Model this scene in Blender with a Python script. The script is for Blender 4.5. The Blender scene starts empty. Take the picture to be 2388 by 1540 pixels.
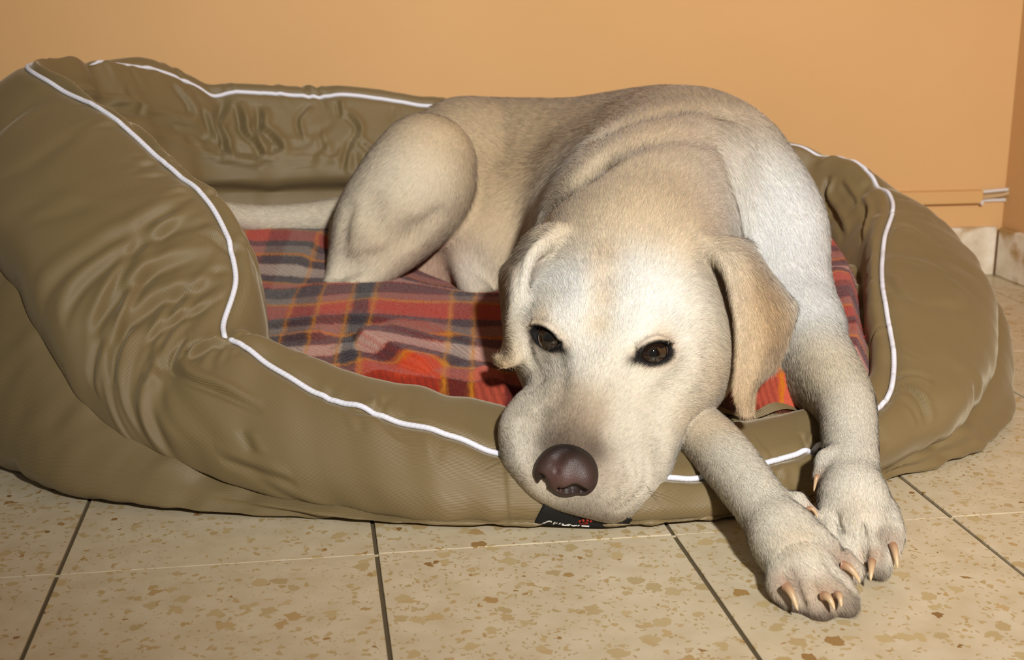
import bpy, bmesh, math, random
import numpy as np
from mathutils import Vector

# ------------------------------------------------------------------ camera
SC = bpy.context.scene
COL = SC.collection
FPX, CX, CY = 3000.0, 1194.0, 770.0          # focal length and centre for a 2388x1540 frame
CAM_H = 0.428
PITCH = math.atan(770.0 / 3000.0)
cam_d = bpy.data.cameras.new('camera')
cam_d.sensor_width = 36.0
cam_d.lens = 36.0 * FPX / 2388.0
cam_d.clip_start = 0.05
cam_d.dof.use_dof = True
cam_d.dof.focus_distance = 1.09
cam_d.dof.aperture_fstop = 10.0
cam = bpy.data.objects.new('camera', cam_d)
COL.objects.link(cam)
cam.location = (0, 0, CAM_H)
cam.rotation_euler = (math.pi / 2 - PITCH, 0, 0)
SC.camera = cam

# ------------------------------------------------------------------ light
world = bpy.data.worlds.new('world')
SC.world = world
world.use_nodes = True
world.node_tree.nodes['Background'].inputs[0].default_value = (1.0, 0.93, 0.83, 1)
world.node_tree.nodes['Background'].inputs[1].default_value = 0.14

def add_spot(name, loc, target, energy, radius, angle, blend, color):
    d = bpy.data.lights.new(name, 'SPOT')
    d.energy = energy; d.shadow_soft_size = radius; d.color = color
    d.spot_size = math.radians(angle); d.spot_blend = blend
    o = bpy.data.objects.new(name, d); COL.objects.link(o)
    o.location = loc
    o.rotation_euler = (Vector(target) - Vector(loc)).to_track_quat('-Z', 'Y').to_euler()
    return o
# the camera's flash, held a little above and to the right of the lens
add_spot('flash', (0.32, -0.35, 0.95), (0.36, 1.9, 0.46), 188.0, 0.045, 86, 1.0, (1.0, 0.98, 0.945))
vs = SC.view_settings
vs.view_transform = 'Standard'
try: vs.look = 'None'
except Exception: pass
vs.exposure = 0.0
vs.gamma = 1.0
vs.use_curve_mapping = False
SC.cycles.max_bounces = 5; SC.cycles.diffuse_bounces = 3; SC.cycles.glossy_bounces = 2; SC.cycles.transmission_bounces = 0

# ------------------------------------------------------------------ helpers
N_HAIR = 760000
rng = np.random.default_rng(7)
CP, SP = math.cos(PITCH), math.sin(PITCH)
def W(px, py, Y):
    """world point seen at pixel (px,py) that stands Y metres ahead of the camera"""
    u = (px - CX) / FPX; v = (py - CY) / FPX
    F = CP - v * SP; D = SP + v * CP
    t = Y / F
    return np.array([u * t, Y, CAM_H - D * t])
def WZ(px, py, z=0.0):
    """world point seen at pixel (px,py) that lies z above the floor"""
    u = (px - CX) / FPX; v = (py - CY) / FPX
    F = CP - v * SP; D = SP + v * CP
    t = (CAM_H - z) / D
    return np.array([u * t, F * t, z])
def PXR(r, py, Y):
    """a length of r pixels at that depth, in metres"""
    v = (py - CY) / FPX
    return r * (Y / (CP - v * SP)) / FPX

def tag(o, label=None, cat=None, group=None, kind=None):
    if label: o['label'] = label
    if cat: o['category'] = cat
    if group: o['group'] = group
    if kind: o['kind'] = kind
    return o
def mesh_from(name, V, Fc, smooth=True):
    """fast mesh: V (n,3), Fc (m,3|4) int array"""
    V = np.ascontiguousarray(V, dtype=np.float32); Fc = np.ascontiguousarray(Fc, dtype=np.int32)
    me = bpy.data.meshes.new(name)
    n, m, k = len(V), len(Fc), Fc.shape[1]
    me.vertices.add(n); me.vertices.foreach_set('co', V.ravel())
    me.loops.add(m * k); me.loops.foreach_set('vertex_index', Fc.ravel())
    me.polygons.add(m)
    me.polygons.foreach_set('loop_start', np.arange(0, m * k, k, dtype=np.int32))
    me.polygons.foreach_set('use_smooth', np.full(m, bool(smooth)))
    me.update(calc_edges=True)
    return me
def link(name, me, mat=None, parent=None):
    o = bpy.data.objects.new(name, me); COL.objects.link(o)
    if mat is not None and me is not None and not me.materials: me.materials.append(mat)
    if parent is not None: o.parent = parent
    return o
def empty(name, loc=(0, 0, 0)):
    o = bpy.data.objects.new(name, None); COL.objects.link(o); o.location = loc
    o.empty_display_size = 0.05
    return o
def part(name, me, mat, parent):
    """child mesh built in world coordinates"""
    o = link(name, me, mat, parent)
    o.location = -Vector(parent.location) if parent.parent is None else (0, 0, 0)
    return o
def grid_faces(nu, nv, wrap_u=False):
    iu = np.arange(nu if wrap_u else nu - 1); iv = np.arange(nv - 1)
    A, B = np.meshgrid(iu, iv, indexing='ij')
    A2 = (A + 1) % nu
    return np.stack([A * nv + B, A2 * nv + B, A2 * nv + B + 1, A * nv + B + 1], -1).reshape(-1, 4)
def set_uv(me, UV):
    lay = me.uv_layers.new(name='UVMap')
    idx = np.empty(len(me.loops), dtype=np.int32); me.loops.foreach_get('vertex_index', idx)
    lay.data.foreach_set('uv', np.ascontiguousarray(UV[idx], dtype=np.float32).ravel())
def set_col(me, C, name='tint'):
    a = me.color_attributes.new(name, 'FLOAT_COLOR', 'POINT')
    C4 = np.ones((len(C), 4), dtype=np.float32); C4[:, :3] = C
    a.data.foreach_set('color', C4.ravel())
def cr(P, t, closed):
    """Catmull-Rom through P (n,...) at parameters t (in index units)"""
    P = np.asarray(P, float); n = len(P)
    i = np.floor(t).astype(int); f = (t - i)
    if not closed:
        i = np.clip(i, 0, n - 2); f = t - i
    def g(k):
        return P[k % n] if closed else P[np.clip(k, 0, n - 1)]
    p0, p1, p2, p3 = g(i - 1), g(i), g(i + 1), g(i + 2)
    if not closed:
        p0 = np.where((i == 0).reshape(-1, *([1] * (P.ndim - 1))), 2 * p1 - p2, p0)
        p3 = np.where((i == n - 2).reshape(-1, *([1] * (P.ndim - 1))), 2 * p2 - p1, p3)
    f = f.reshape(-1, *([1] * (P.ndim - 1)))
    return 0.5 * (2 * p1 + (p2 - p0) * f + (2 * p0 - 5 * p1 + 4 * p2 - p3) * f ** 2 + (3 * p1 - p0 - 3 * p2 + p3) * f ** 3)
def tube_mesh(name, pts, rad, ns=10, closed=False, caps=True):
    pts = np.asarray(pts, float); n = len(pts)
    rad = np.broadcast_to(np.asarray(rad, float), (n,))
    if closed: T = np.roll(pts, -1, 0) - np.roll(pts, 1, 0)
    else: T = np.gradient(pts, axis=0)
    T /= np.linalg.norm(T, axis=1, keepdims=True) + 1e-12
    N = np.zeros_like(T); a = np.array([0, 0, 1.0]) if abs(T[0][2]) < .9 else np.array([1.0, 0, 0])
    v = a - T[0] * T[0].dot(a); v /= np.linalg.norm(v)
    for i in range(n):
        v = v - T[i] * T[i].dot(v); v /= np.linalg.norm(v) + 1e-12; N[i] = v
    B = np.cross(T, N)
    an = np.linspace(0, 2 * np.pi, ns, endpoint=False)
    V = pts[:, None] + rad[:, None, None] * (np.cos(an)[None, :, None] * N[:, None] + np.sin(an)[None, :, None] * B[:, None])
    A, Bq = np.meshgrid(np.arange(n if closed else n - 1), np.arange(ns), indexing='ij')
    A2 = (A + 1) % n; B2 = (Bq + 1) % ns
    Fc = np.stack([A * ns + Bq, A2 * ns + Bq, A2 * ns + B2, A * ns + B2], -1).reshape(-1, 4)
    V = V.reshape(-1, 3)
    if caps and not closed:
        V = np.vstack([V, pts[0], pts[-1]]); c0 = n * ns; c1 = c0 + 1
        k = np.arange(ns); k2 = (k + 1) % ns; l = (n - 1) * ns
        Fc = np.vstack([Fc, np.stack([np.full(ns, c0), k2, k, np.full(ns, c0)], -1)[:, [0, 1, 2, 2]], np.stack([np.full(ns, c1), l + k, l + k2, l + k2], -1)])
        # degenerate quads -> clean up through bmesh
        me = bpy.data.meshes.new(name)
        me.from_pydata(V.tolist(), [], [tuple(dict.fromkeys(q)) for q in Fc.tolist()])
        for p in me.polygons: p.use_smooth = True
        me.update(); return me
    return mesh_from(name, V, Fc)
def hash3(ix, iy, iz, s):
    h = (ix * 374761393 + iy * 668265263 + iz * 2147483647 + s * 974634777) & 0xffffffff
    h = ((h ^ (h >> 13)) * 1274126177) & 0xffffffff
    return ((h ^ (h >> 16)) & 0xffff) / 65535.0
def noise3(P, scale, seed=0):
    """value noise in [-1,1]"""
    Q = np.asarray(P, float) / scale
    I = np.floor(Q).astype(np.int64); f = Q - I; f = f * f * (3 - 2 * f)
    r = 0
    for dx in (0, 1):
        for dy in (0, 1):
            for dz in (0, 1):
                w = (f[:, 0] if dx else 1 - f[:, 0]) * (f[:, 1] if dy else 1 - f[:, 1]) * (f[:, 2] if dz else 1 - f[:, 2])
                r = r + w * hash3(I[:, 0] + dx, I[:, 1] + dy, I[:, 2] + dz, seed)
    return 2 * r - 1
def box_bm(bm, x0, x1, y0, y1, z0, z1):
    vs_ = [bm.verts.new(p) for p in ((x0, y0, z0), (x1, y0, z0), (x1, y1, z0), (x0, y1, z0), (x0, y0, z1), (x1, y0, z1), (x1, y1, z1), (x0, y1, z1))]
    for q in ((0, 3, 2, 1), (4, 5, 6, 7), (0, 1, 5, 4), (1, 2, 6, 5), (2, 3, 7, 6), (3, 0, 4, 7)):
        bm.faces.new([vs_[i] for i in q])
def box_mesh(name, x0, x1, y0, y1, z0, z1, bevel=0.0, seg=1):
    bm = bmesh.new(); box_bm(bm, x0, x1, y0, y1, z0, z1)
    if bevel: bmesh.ops.bevel(bm, geom=bm.edges[:], offset=bevel, segments=seg, affect='EDGES', profile=0.5)
    me = bpy.data.meshes.new(name); bm.to_mesh(me); bm.free(); return me

# ------------------------------------------------------------------ materials
class NT:
    def __init__(s, name, rough=0.6, spec=0.3):
        s.m = bpy.data.materials.new(name); s.m.use_nodes = True
        s.t = s.m.node_tree; s.b = s.t.nodes['Principled BSDF']
        s.b.inputs['Roughness'].default_value = rough
        s.b.inputs['Specular IOR Level'].default_value = spec
    def n(s, kind, **kw):
        d = s.t.nodes.new(kind)
        for k, v in kw.items():
            if k.startswith('i_'): d.inputs[k[2:].replace('_', ' ')].default_value = v
            else: setattr(d, k, v)
        return d
    def l(s, a, b): s.t.links.new(a, b)
    def ramp(s, fac, stops, interp='LINEAR'):
        r = s.n('ShaderNodeValToRGB'); cr_ = r.color_ramp; cr_.interpolation = interp
        while len(cr_.elements) > 1: cr_.elements.remove(cr_.elements[-1])
        cr_.elements[0].position = stops[0][0]; cr_.elements[0].color = (*stops[0][1], 1)
        for p, c in stops[1:]:
            e = cr_.elements.new(p); e.color = (*c, 1)
        s.l(fac, r.inputs[0]); return r.outputs[0]
    def mix(s, fac, a, b, mode='MIX'):
        x = s.n('ShaderNodeMix', data_type='RGBA', blend_type=mode)
        for val, key in ((fac, 0), (a, 6), (b, 7)):
            if isinstance(val, (int, float)): x.inputs[key].default_value = val
            elif isinstance(val, tuple): x.inputs[key].default_value = (*val, 1)
            else: s.l(val, x.inputs[key])
        return x.outputs[2]
    def math(s, op, a, b=None, clamp=False):
        x = s.n('ShaderNodeMath', operation=op, use_clamp=clamp)
        for val, key in ((a, 0), (b, 1)):
            if val is None: continue
            if isinstance(val, (int, float)): x.inputs[key].default_value = val
            else: s.l(val, x.inputs[key])
        return x.outputs[0]
    def coord(s, what='Object'): return s.n('ShaderNodeTexCoord').outputs[what]
    def noise(s, co, scale, detail=3, rough=0.5):
        x = s.n('ShaderNodeTexNoise'); x.inputs['Scale'].default_value = scale
        x.inputs['Detail'].default_value = detail; x.inputs['Roughness'].default_value = rough
        s.l(co, x.inputs['Vector']); return x
    def bump(s, h, strength, dist=0.001):
        x = s.n('ShaderNodeBump'); x.inputs['Strength'].default_value = strength; x.inputs['Distance'].default_value = dist
        s.l(h, x.inputs['Height']); s.l(x.outputs[0], s.b.inputs['Normal']); return x
    def color(s, c):
        if isinstance(c, tuple): s.b.inputs['Base Color'].default_value = (*c, 1)
        else: s.l(c, s.b.inputs['Base Color'])

def srgb(r, g, b):
    f = lambda c: (c / 255 / 12.92) if c / 255 <= .04045 else ((c / 255 + .055) / 1.055) ** 2.4
    return (f(r), f(g), f(b))

def mat_plain(name, col, rough=.6, spec=.3):
    s = NT(name, rough, spec); s.color(col); return s.m

def mat_wall():
    s = NT('orange_paint', .75, .2); co = s.coord()
    n1 = s.noise(co, 3.0, 4).outputs[0]; n2 = s.noise(co, 220, 3).outputs[0]; n3 = s.noise(co, 28, 4).outputs[0]
    c = s.ramp(n1, [(.3, (.64, .375, .16)), (.7, (.68, .40, .175))])
    s.color(c)
    h = s.math('ADD', s.math('MULTIPLY', n2, .4), n3); s.bump(h, .22, .002)
    return s.m
def mat_terrazzo():
    s = NT('terrazzo', .32, .35)
    g = s.n('ShaderNodeNewGeometry').outputs['Position']
    oi = s.n('ShaderNodeObjectInfo').outputs['Random']
    # chips: two sizes of angular cells, each keeping only some of them
    nd = s.noise(g, 150, 2)
    def chips(scale, keep, size, seed, metric='EUCLIDEAN'):
        mp = s.n('ShaderNodeMapping'); mp.inputs['Location'].default_value = (seed, seed * 1.7, 0)
        off = s.n('ShaderNodeVectorMath', operation='SCALE'); s.l(nd.outputs['Color'], off.inputs[0]); off.inputs['Scale'].default_value = .012
        ad = s.n('ShaderNodeVectorMath', operation='ADD'); s.l(g, ad.inputs[0]); s.l(off.outputs[0], ad.inputs[1])
        cb = s.n('ShaderNodeCombineXYZ'); sp = s.n('ShaderNodeSeparateXYZ'); s.l(ad.outputs[0], sp.inputs[0])
        s.l(sp.outputs[0], cb.inputs[0]); s.l(sp.outputs[1], cb.inputs[1]); s.l(oi, cb.inputs[2])
        s.l(cb.outputs[0], mp.inputs['Vector'])
        v = s.n('ShaderNodeTexVoronoi', feature='F1', voronoi_dimensions='3D', distance=metric); v.inputs['Scale'].default_value = scale
        v.inputs['Randomness'].default_value = 1.0
        s.l(mp.outputs[0], v.inputs['Vector'])
        sc = s.n('ShaderNodeSeparateColor'); s.l(v.outputs['Color'], sc.inputs[0])
        rad = s.math('MULTIPLY', sc.outputs[2], size)
        m1 = s.math('LESS_THAN', v.outputs['Distance'], rad)
        m2 = s.math('LESS_THAN', sc.outputs[0], keep)
        return s.math('MULTIPLY', m1, m2), sc.outputs[1]
    base = s.ramp(s.noise(g, 35, 4).outputs[0], [(.3, srgb(192, 176, 145)), (.7, srgb(205, 191, 163))])
    mL, rL = chips(80, .36, .60, 0.0); mS, rS = chips(175, .30, .58, 3.1); mT, rT = chips(360, .25, .6, 7.7)
    cL = s.ramp(rL, [(0, srgb(182, 162, 120)), (.35, srgb(188, 166, 122)), (.6, srgb(175, 154, 112)), (.88, srgb(186, 160, 114)), (.97, srgb(164, 130, 80)), (1, srgb(132, 98, 56))])
    cS = s.ramp(rS, [(0, srgb(178, 156, 112)), (.4, srgb(184, 162, 118)), (.85, srgb(176, 148, 100)), (.96, srgb(156, 120, 70)), (1, srgb(132, 96, 52))])
    c = s.mix(mT, base, srgb(172, 150, 106)); c = s.mix(mS, c, cS); c = s.mix(mL, c, cL)
    s.color(c)
    s.l(s.math('ADD', s.math('MULTIPLY', s.noise(g, 12, 3).outputs[0], .18), .26), s.b.inputs['Roughness'])
    s.bump(s.noise(g, 9, 2).outputs[0], .05, .004)
    return s.m
def mat_twill():
    """khaki twill cloth: UV is in metres along / across the roll"""
    s = NT('khaki_twill', .5, .42); uv = s.coord('UV')
    mp = s.n('ShaderNodeMapping'); mp.inputs['Rotation'].default_value = (0, 0, math.radians(78)); s.l(uv, mp.inputs[0])
    w = s.n('ShaderNodeTexWave', wave_type='BANDS'); w.inputs['Scale'].default_value = 250
    w.inputs['Distortion'].default_value = .8; w.inputs['Detail'].default_value = 1; w.inputs['Detail Scale'].default_value = .4
    s.l(mp.outputs[0], w.inputs['Vector'])
    big = s.noise(uv, 7, 3).outputs[0]
    fine = s.noise(uv, 900, 2).outputs[0]
    c = s.ramp(big, [(.3, srgb(111, 94, 61)), (.7, srgb(119, 100, 66))])
    c = s.mix(s.math('MULTIPLY', w.outputs[0], .30), c, srgb(134, 116, 82))
    s.color(c)
    s.b.inputs['Sheen Weight'].default_value = .22; s.b.inputs['Sheen Roughness'].default_value = .35
    s.b.inputs['Sheen Tint'].default_value = (1.0, .92, .72, 1)
    h = s.math('ADD', w.outputs[0], s.math('MULTIPLY', fine, .5)); s.bump(h, .35, .0006)
    return s.m
def mat_cord():
    s = NT('white_cord', .6, .3); uv = s.coord('UV')
    s.color(srgb(222, 221, 230))
    sp = s.n('ShaderNodeSeparateXYZ'); s.l(uv, sp.inputs[0])
    tw = s.math('SINE', s.math('MULTIPLY', s.math('ADD', s.math('DIVIDE', sp.outputs[0], .0042), sp.outputs[1]), 2 * math.pi))
    s.bump(tw, .22, .0004); return s.m
def mat_plaid():
    s = NT('plaid_fleece', .9, .1); uv = s.coord('UV')
    nz = s.noise(uv, 420, 4, .6); nz2 = s.noise(uv, 45, 2)
    def warp(amount, src):
        v = s.n('ShaderNodeVectorMath', operation='SUBTRACT'); s.l(src.outputs['Color'], v.inputs[0]); v.inputs[1].default_value = (.5, .5, .5)
        k = s.n('ShaderNodeVectorMath', operation='SCALE'); s.l(v.outputs[0], k.inputs[0]); k.inputs['Scale'].default_value = amount
        return k.outputs[0]
    a1 = s.n('ShaderNodeVectorMath', operation='ADD'); s.l(uv, a1.inputs[0]); s.l(warp(.008, nz), a1.inputs[1])
    a2 = s.n('ShaderNodeVectorMath', operation='ADD'); s.l(a1.outputs[0], a2.inputs[0]); s.l(warp(.006, nz2), a2.inputs[1])
    sp = s.n('ShaderNodeSeparateXYZ'); s.l(a2.outputs[0], sp.inputs[0])
    RED, MAR, NAVY, GREY, YEL, PINK, WHT = srgb(184, 62, 46), srgb(88, 24, 24), srgb(24, 26, 40), srgb(124, 114, 106), srgb(200, 126, 36), srgb(206, 108, 92), srgb(204, 190, 176)
    def stripes(val, period, seq):
        t = s.math('FRACT', s.math('DIVIDE', val, period))
        tot = sum(w for w, _ in seq); st = []; p = 0; e = .0022 / period
        for k, (w, c) in enumerate(seq):
            if k: st.append((p / tot - e, seq[k - 1][1]))
            st.append((p / tot + (e if k else 0), c)); p += w
        return s.ramp(t, st)
    su = stripes(sp.outputs[0], .278, [(60, PINK), (13, YEL), (42, NAVY), (13, YEL), (165, RED), (13, YEL), (42, MAR), (13, YEL), (60, PINK), (50, MAR), (70, GREY), (10, YEL), (50, MAR), (12, YEL)])
    sv = stripes(sp.outputs[1], .235, [(20, NAVY), (26, MAR), (40, PINK), (9, YEL), (30, NAVY), (40, WHT), (34, NAVY), (9, YEL), (30, GREY), (26, NAVY), (54, RED), (9, YEL), (24, GREY), (30, NAVY)])
    # warp over weft: fine woven alternation of the two stripe sets
    ws = s.n('ShaderNodeTexWave', wave_type='BANDS', bands_direction='DIAGONAL'); ws.inputs['Scale'].default_value = 90; ws.inputs['Distortion'].default_value = 2.5
    s.l(uv, ws.inputs['Vector'])
    fac = s.math('ADD', s.math('MULTIPLY', ws.outputs[0], .22), .43)
    c = s.mix(fac, su, sv)
    # the bright yellow yarns lie on top
    def is_yellow(col):
        q = s.n('ShaderNodeSeparateColor'); s.l(col, q.inputs[0])
        return s.math('MULTIPLY', s.math('GREATER_THAN', q.outputs[1], YEL[1] - .012), s.math('LESS_THAN', q.outputs[1], YEL[1] + .012))
    def is_navy(col):
        q = s.n('ShaderNodeSeparateColor'); s.l(col, q.inputs[0]); return s.math('LESS_THAN', q.outputs[0], .035)
    nm = s.math('MAXIMUM', is_navy(su), is_navy(sv))
    c = s.mix(s.math('MULTIPLY', nm, .50), c, srgb(22, 24, 38))
    ym = s.math('MAXIMUM', is_yellow(su), is_yellow(sv))
    c = s.mix(s.math('MULTIPLY', ym, .40), c, YEL)
    hs = s.n('ShaderNodeHueSaturation'); hs.inputs['Saturation'].default_value = 1.12; hs.inputs['Value'].default_value = .86; s.l(c, hs.inputs['Color']); c = hs.outputs[0]
    fz = s.noise(uv, 700, 3).outputs[0]
    c = s.mix(s.math('MULTIPLY', fz, .18), c, srgb(150, 116, 98))
    s.color(c)
    s.b.inputs['Sheen Weight'].default_value = .15; s.b.inputs['Sheen Roughness'].default_value = .5
    s.bump(s.math('ADD', s.math('MULTIPLY', fz, .6), nz.outputs[0]), .8, .002)
    return s.m
def mat_stone():
    s = NT('limestone', .6, .3); co = s.n('ShaderNodeNewGeometry').outputs['Position']
    n1 = s.noise(co, 22, 5, .6).outputs[0]; n2 = s.noise(co, 9, 4).outputs[0]
    c = s.ramp(n1, [(.3, srgb(196, 178, 148)), (.5, srgb(222, 208, 186)), (.7, srgb(236, 226, 212))])
    c = s.mix(s.ramp(n2, [(.50, (0, 0, 0)), (.57, (.9, .9, .9))]), c, srgb(168, 128, 62))
    s.color(c); s.bump(n1, .4, .003); return s.m

M = dict(wall=mat_wall(), terrazzo=mat_terrazzo(), twill=mat_twill(), cord=mat_cord(), plaid=mat_plaid(), stone=mat_stone(),
         grout_dark=mat_plain('dark_grout', srgb(92, 80, 58), .9), grout_light=mat_plain('light_grout', srgb(190, 174, 140), .9),
         trunk=mat_plain('painted_trunking', (.64, .375, .15), .5), white_pvc=mat_plain('white_plastic', srgb(212, 204, 198), .45),
         old_cable=mat_plain('paint_smeared_cable', srgb(190, 158, 116), .6),
         tag=mat_plain('black_label', srgb(20, 18, 16), .7), print_white=mat_plain('white_print', srgb(205, 200, 190), .6), print_red=mat_plain('red_print', srgb(176, 50, 28), .6))

# ------------------------------------------------------------------ room
ANG = math.radians(8.9)                       # tiles and wall are turned a little against the camera
EX = np.array([math.cos(ANG), math.sin(ANG)]); EY = np.array([-math.sin(ANG), math.cos(ANG)])
TILE = 0.2445
ORG = np.array([-0.1080, 0.9494])             # a tile corner
floor = link('floor', box_mesh('floor', -1.35, 2.2, -1.45, 1.6, -.03, -.0022), M['grout_dark'])
floor.location = (ORG[0], ORG[1], 0); floor.rotation_euler = (0, 0, ANG)
tag(floor, kind='structure')
CORNER = WZ(2318, 642)[:2]
cw = np.array([(CORNER - ORG) @ EX, (CORNER - ORG) @ EY])     # room corner in tile axes
tile_me = box_mesh('tile', .0017, TILE - .0017, .0004, TILE - .0004, -.012, 0, .0004)
tile_me.materials.append(M['terrazzo'])
for i in range(-5, 9):
    for j in range(-6, 7):
        if i * TILE > cw[0] or j * TILE > cw[1]: continue
        o = bpy.data.objects.new('tile', tile_me); COL.objects.link(o); o.parent = floor
        o.location = (i * TILE, j * TILE, random.Random(i * 31 + j).uniform(-.0003, 0.0003))
for j in range(-6, 7):
    if j * TILE > cw[1]: continue
    me = box_mesh('grout_line', -5 * TILE, 9 * TILE, j * TILE - .0006, j * TILE + .0006, -.01, -.0010); me.materials.append(M['grout_light'])
    o = link('grout_line', me, None, floor)
def room_box(name, x0, x1, y0, y1, z0, z1, mat, bevel=0.0):
    o = link(name, box_mesh(name, x0, x1, y0, y1, z0, z1, bevel), mat)
    o.location = (CORNER[0], CORNER[1], 0); o.rotation_euler = (0, 0, ANG)
    return tag(o, kind='structure')
room_box('wall_back', -3.0, .15, .012, .16, 0, 2.5, M['wall'])
room_box('wall_right', .012, .15, -3.2, .012, 0, 2.5, M['wall'])
# worn limestone skirting, one stone after the other
def skirting(name, along_x, length, n):
    bm = bmesh.new()
    base = empty(name, (CORNER[0], CORNER[1], 0)); base.rotation_euler = (0, 0, ANG); tag(base, kind='structure')
    L = length / n
    for k in range(n):
        me = box_mesh('skirting_stone', -(k + 1) * L + .001, -k * L - .001, 0, .012, 0, .078 - .002 * (k % 2), .002)
        if not along_x:
            me.transform(__import__('mathutils').Matrix.Rotation(math.pi / 2, 4, 'Z')); me.transform(__import__('mathutils').Matrix.Translation((.012, 0, 0)))
        link('skirting_stone', me, M['stone'], base)
    bm.free()
skirting('baseboard_back', True, 2.4, 8)
skirting('baseboard_right', False, 2.4, 8)

# ------------------------------------------------------------------ dog bed
# stations round the bed: floor contact (X,Y), seam where the roll meets the lower panel, piping on the roll's crest,
# outward bulge, inner-top offset (inward, up), inner foot (inward, height)
def P3(x, y, z): return np.array([x, y, z])
ST = [
    # C            seam                    piping               bulge  in_top        in_mid         in_foot
    ((.00, 1.030), P3(.00, 1.004, .005), W(1180, 1055, 1.035), .012, (.060, .014), (.105, .000), (.115, .06)),
    ((.12, 1.034), P3(.12, 1.006, .005), W(1560, 1114, 1.028), .010, (.060, .016), (.105, .006), (.115, .05)),
    ((.24, 1.070), P3(.24, 1.046, .005), W(1850, 1062, 1.070), .010, (.050, .016), (.095, .004), (.105, .05)),
    ((.345, 1.11), P3(.335, 1.11, .012), W(2040, 958, 1.130), .016, (.035, .004), (.055, -.02), (.065, .05)),
    ((.455, 1.19), P3(.425, 1.175, .030), W(2085, 850, 1.200), .022, (.020, -.006), (.022, -.04), (.010, .05)),
    ((.520, 1.30), P3(.500, 1.295, .050), W(2060, 660, 1.330), .026, (.018, -.010), (.018, -.05), (.004, .06)),
    ((.550, 1.44), P3(.553, 1.44, .088), W(2062, 560, 1.440), .026, (.018, -.010), (.024, -.06), (.015, .08)),
    ((.530, 1.60), P3(.55, 1.60, .10), W(2080, 450, 1.550), .026, (.03, -.008), (.07, -.06), (.075, .10)),
    ((.420, 1.74), P3(.44, 1.76, .11), W(1960, 362, 1.650), .028, (.03, -.010), (.055, -.08), (.06, .12)),
    ((.25, 1.80), P3(.26, 1.82, .12), W(1700, 305, 1.700), .028, (.03, -.012), (.05, -.09), (.055, .13)),
    ((.02, 1.81), P3(.02, 1.83, .13), W(1300, 275, 1.710), .028, (.03, -.012), (.05, -.09), (.055, .15)),
    ((-.10, 1.80), P3(-.10, 1.82, .14), W(1040, 246, 1.700), .026, (.020, -.02), (.062, -.085), (.046, .19)),
    ((-.25, 1.78), P3(-.25, 1.80, .15), W(800, 220, 1.690), .026, (.020, -.02), (.068, -.09), (.046, .19)),
    ((-.42, 1.74), P3(-.43, 1.76, .16), W(535, 210, 1.670), .026, (.020, -.02), (.068, -.10), (.046, .19)),
    ((-.53, 1.66), P3(-.54, 1.68, .17), W(330, 150, 1.610), .028, (.020, -.02), (.064, -.13), (.046, .19)),
    ((-.60, 1.54), P3(-.61, 1.55, .18), W(130, 138, 1.500), .030, (.022, -.014), (.050, -.13), (.045, .19)),
    ((-.615, 1.41), P3(-.60, 1.41, .19), W(64, 158, 1.410), .034, (.018, -.012), (.038, -.13), (.040, .19)),
    ((-.59, 1.28), P3(-.545, 1.285, .19), W(250, 270, 1.330), .040, (.020, -.014), (.036, -.07), (.040, .17)),
    ((-.53, 1.18), P3(-.472, 1.20, .165), W(400, 380, 1.270), .040, (.020, -.014), (.034, -.06), (.040, .15)),
    ((-.46, 1.115), P3(-.412, 1.125, .112), W(500, 490, 1.225), .040, (.020, -.010), (.032, -.05), (.038, .13)),
    ((-.39, 1.068), P3(-.358, 1.082, .062), W(550, 640, 1.175), .036, (.018, -.008), (.028, -.04), (.034, .10)),
    ((-.32, 1.042), P3(-.300, 1.055, .038), W(520, 772, 1.130), .026, (.018, -.004), (.030, -.03), (.036, .08)),
    ((-.25, 1.026), P3(-.235, 1.036, .019), W(575, 815, 1.108), .022, (.025, .002), (.045, -.02), (.055, .07)),
    ((-.125, 1.022), P3(-.12, 1.012, .006), W(790, 932, 1.070), .016, (.045, .010), (.08, -.008), (.09, .06)),
]
NS = len(ST)
Cc = np.array([[*s[0], 0.0] for s in ST])
Pp = np.array([s[2] for s in ST]); Sm = np.array([s[1] for s in ST])
ctr = np.array([-.03, 1.38, 0])
tan = np.roll(Pp, -1, 0) - np.roll(Pp, 1, 0); tan[:, 2] = 0
inw = np.stack([-tan[:, 1], tan[:, 0], np.zeros(NS)], 1); inw /= np.linalg.norm(inw, axis=1, keepdims=True)
# smooth the inward directions so that neighbouring sections do not cross
rad_in = ctr - Pp; rad_in[:, 2] = 0; rad_in /= np.linalg.norm(rad_in, axis=1, keepdims=True)
inw = inw * .65 + rad_in * .35; inw /= np.linalg.norm(inw, axis=1, keepdims=True)
for _ in range(2): inw = (inw + .5 * np.roll(inw, 1, 0) + .5 * np.roll(inw, -1, 0)); inw /= np.linalg.norm(inw, axis=1, keepdims=True)
UPV = np.array([0, 0, 1.0])
sect = []
for i, s in enumerate(ST):
    ob = s[3]; n = inw[i]; S0, Pq = Sm[i], Pp[i]
    d = Pq - S0
    side = np.array([d[0], d[1], 0]); hz = d[2]
    out = -n * .75 + UPV * .35; out /= np.linalg.norm(out)
    it, im, fo = s[4], s[5], s[6]
    q = [S0 + n * .05 + UPV * .004,
         S0 + n * .012 - UPV * .001,
         S0 + d * .07 - n * ob * .38,
         S0 + d * .33 + out * ob * 1.0 - n * ob * .25,
         S0 + d * .68 + out * ob * 1.0,
         Pq,
         Pq + n * it[0] + UPV * it[1],
         Pq + n * im[0] + UPV * im[1],
         np.array([*(Pq + n * fo[0])[:2], fo[1]]),
         np.array([*(Pq + n * (fo[0] + .015))[:2], fo[1] - .03])]
    if 9 <= i <= 14:       # behind the cord the back roll swells a little above it
        q[4] = Pq - n * .032 + UPV * .002; q[3] = S0 + d * .45 - n * .030
    sect.append(q)
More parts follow.
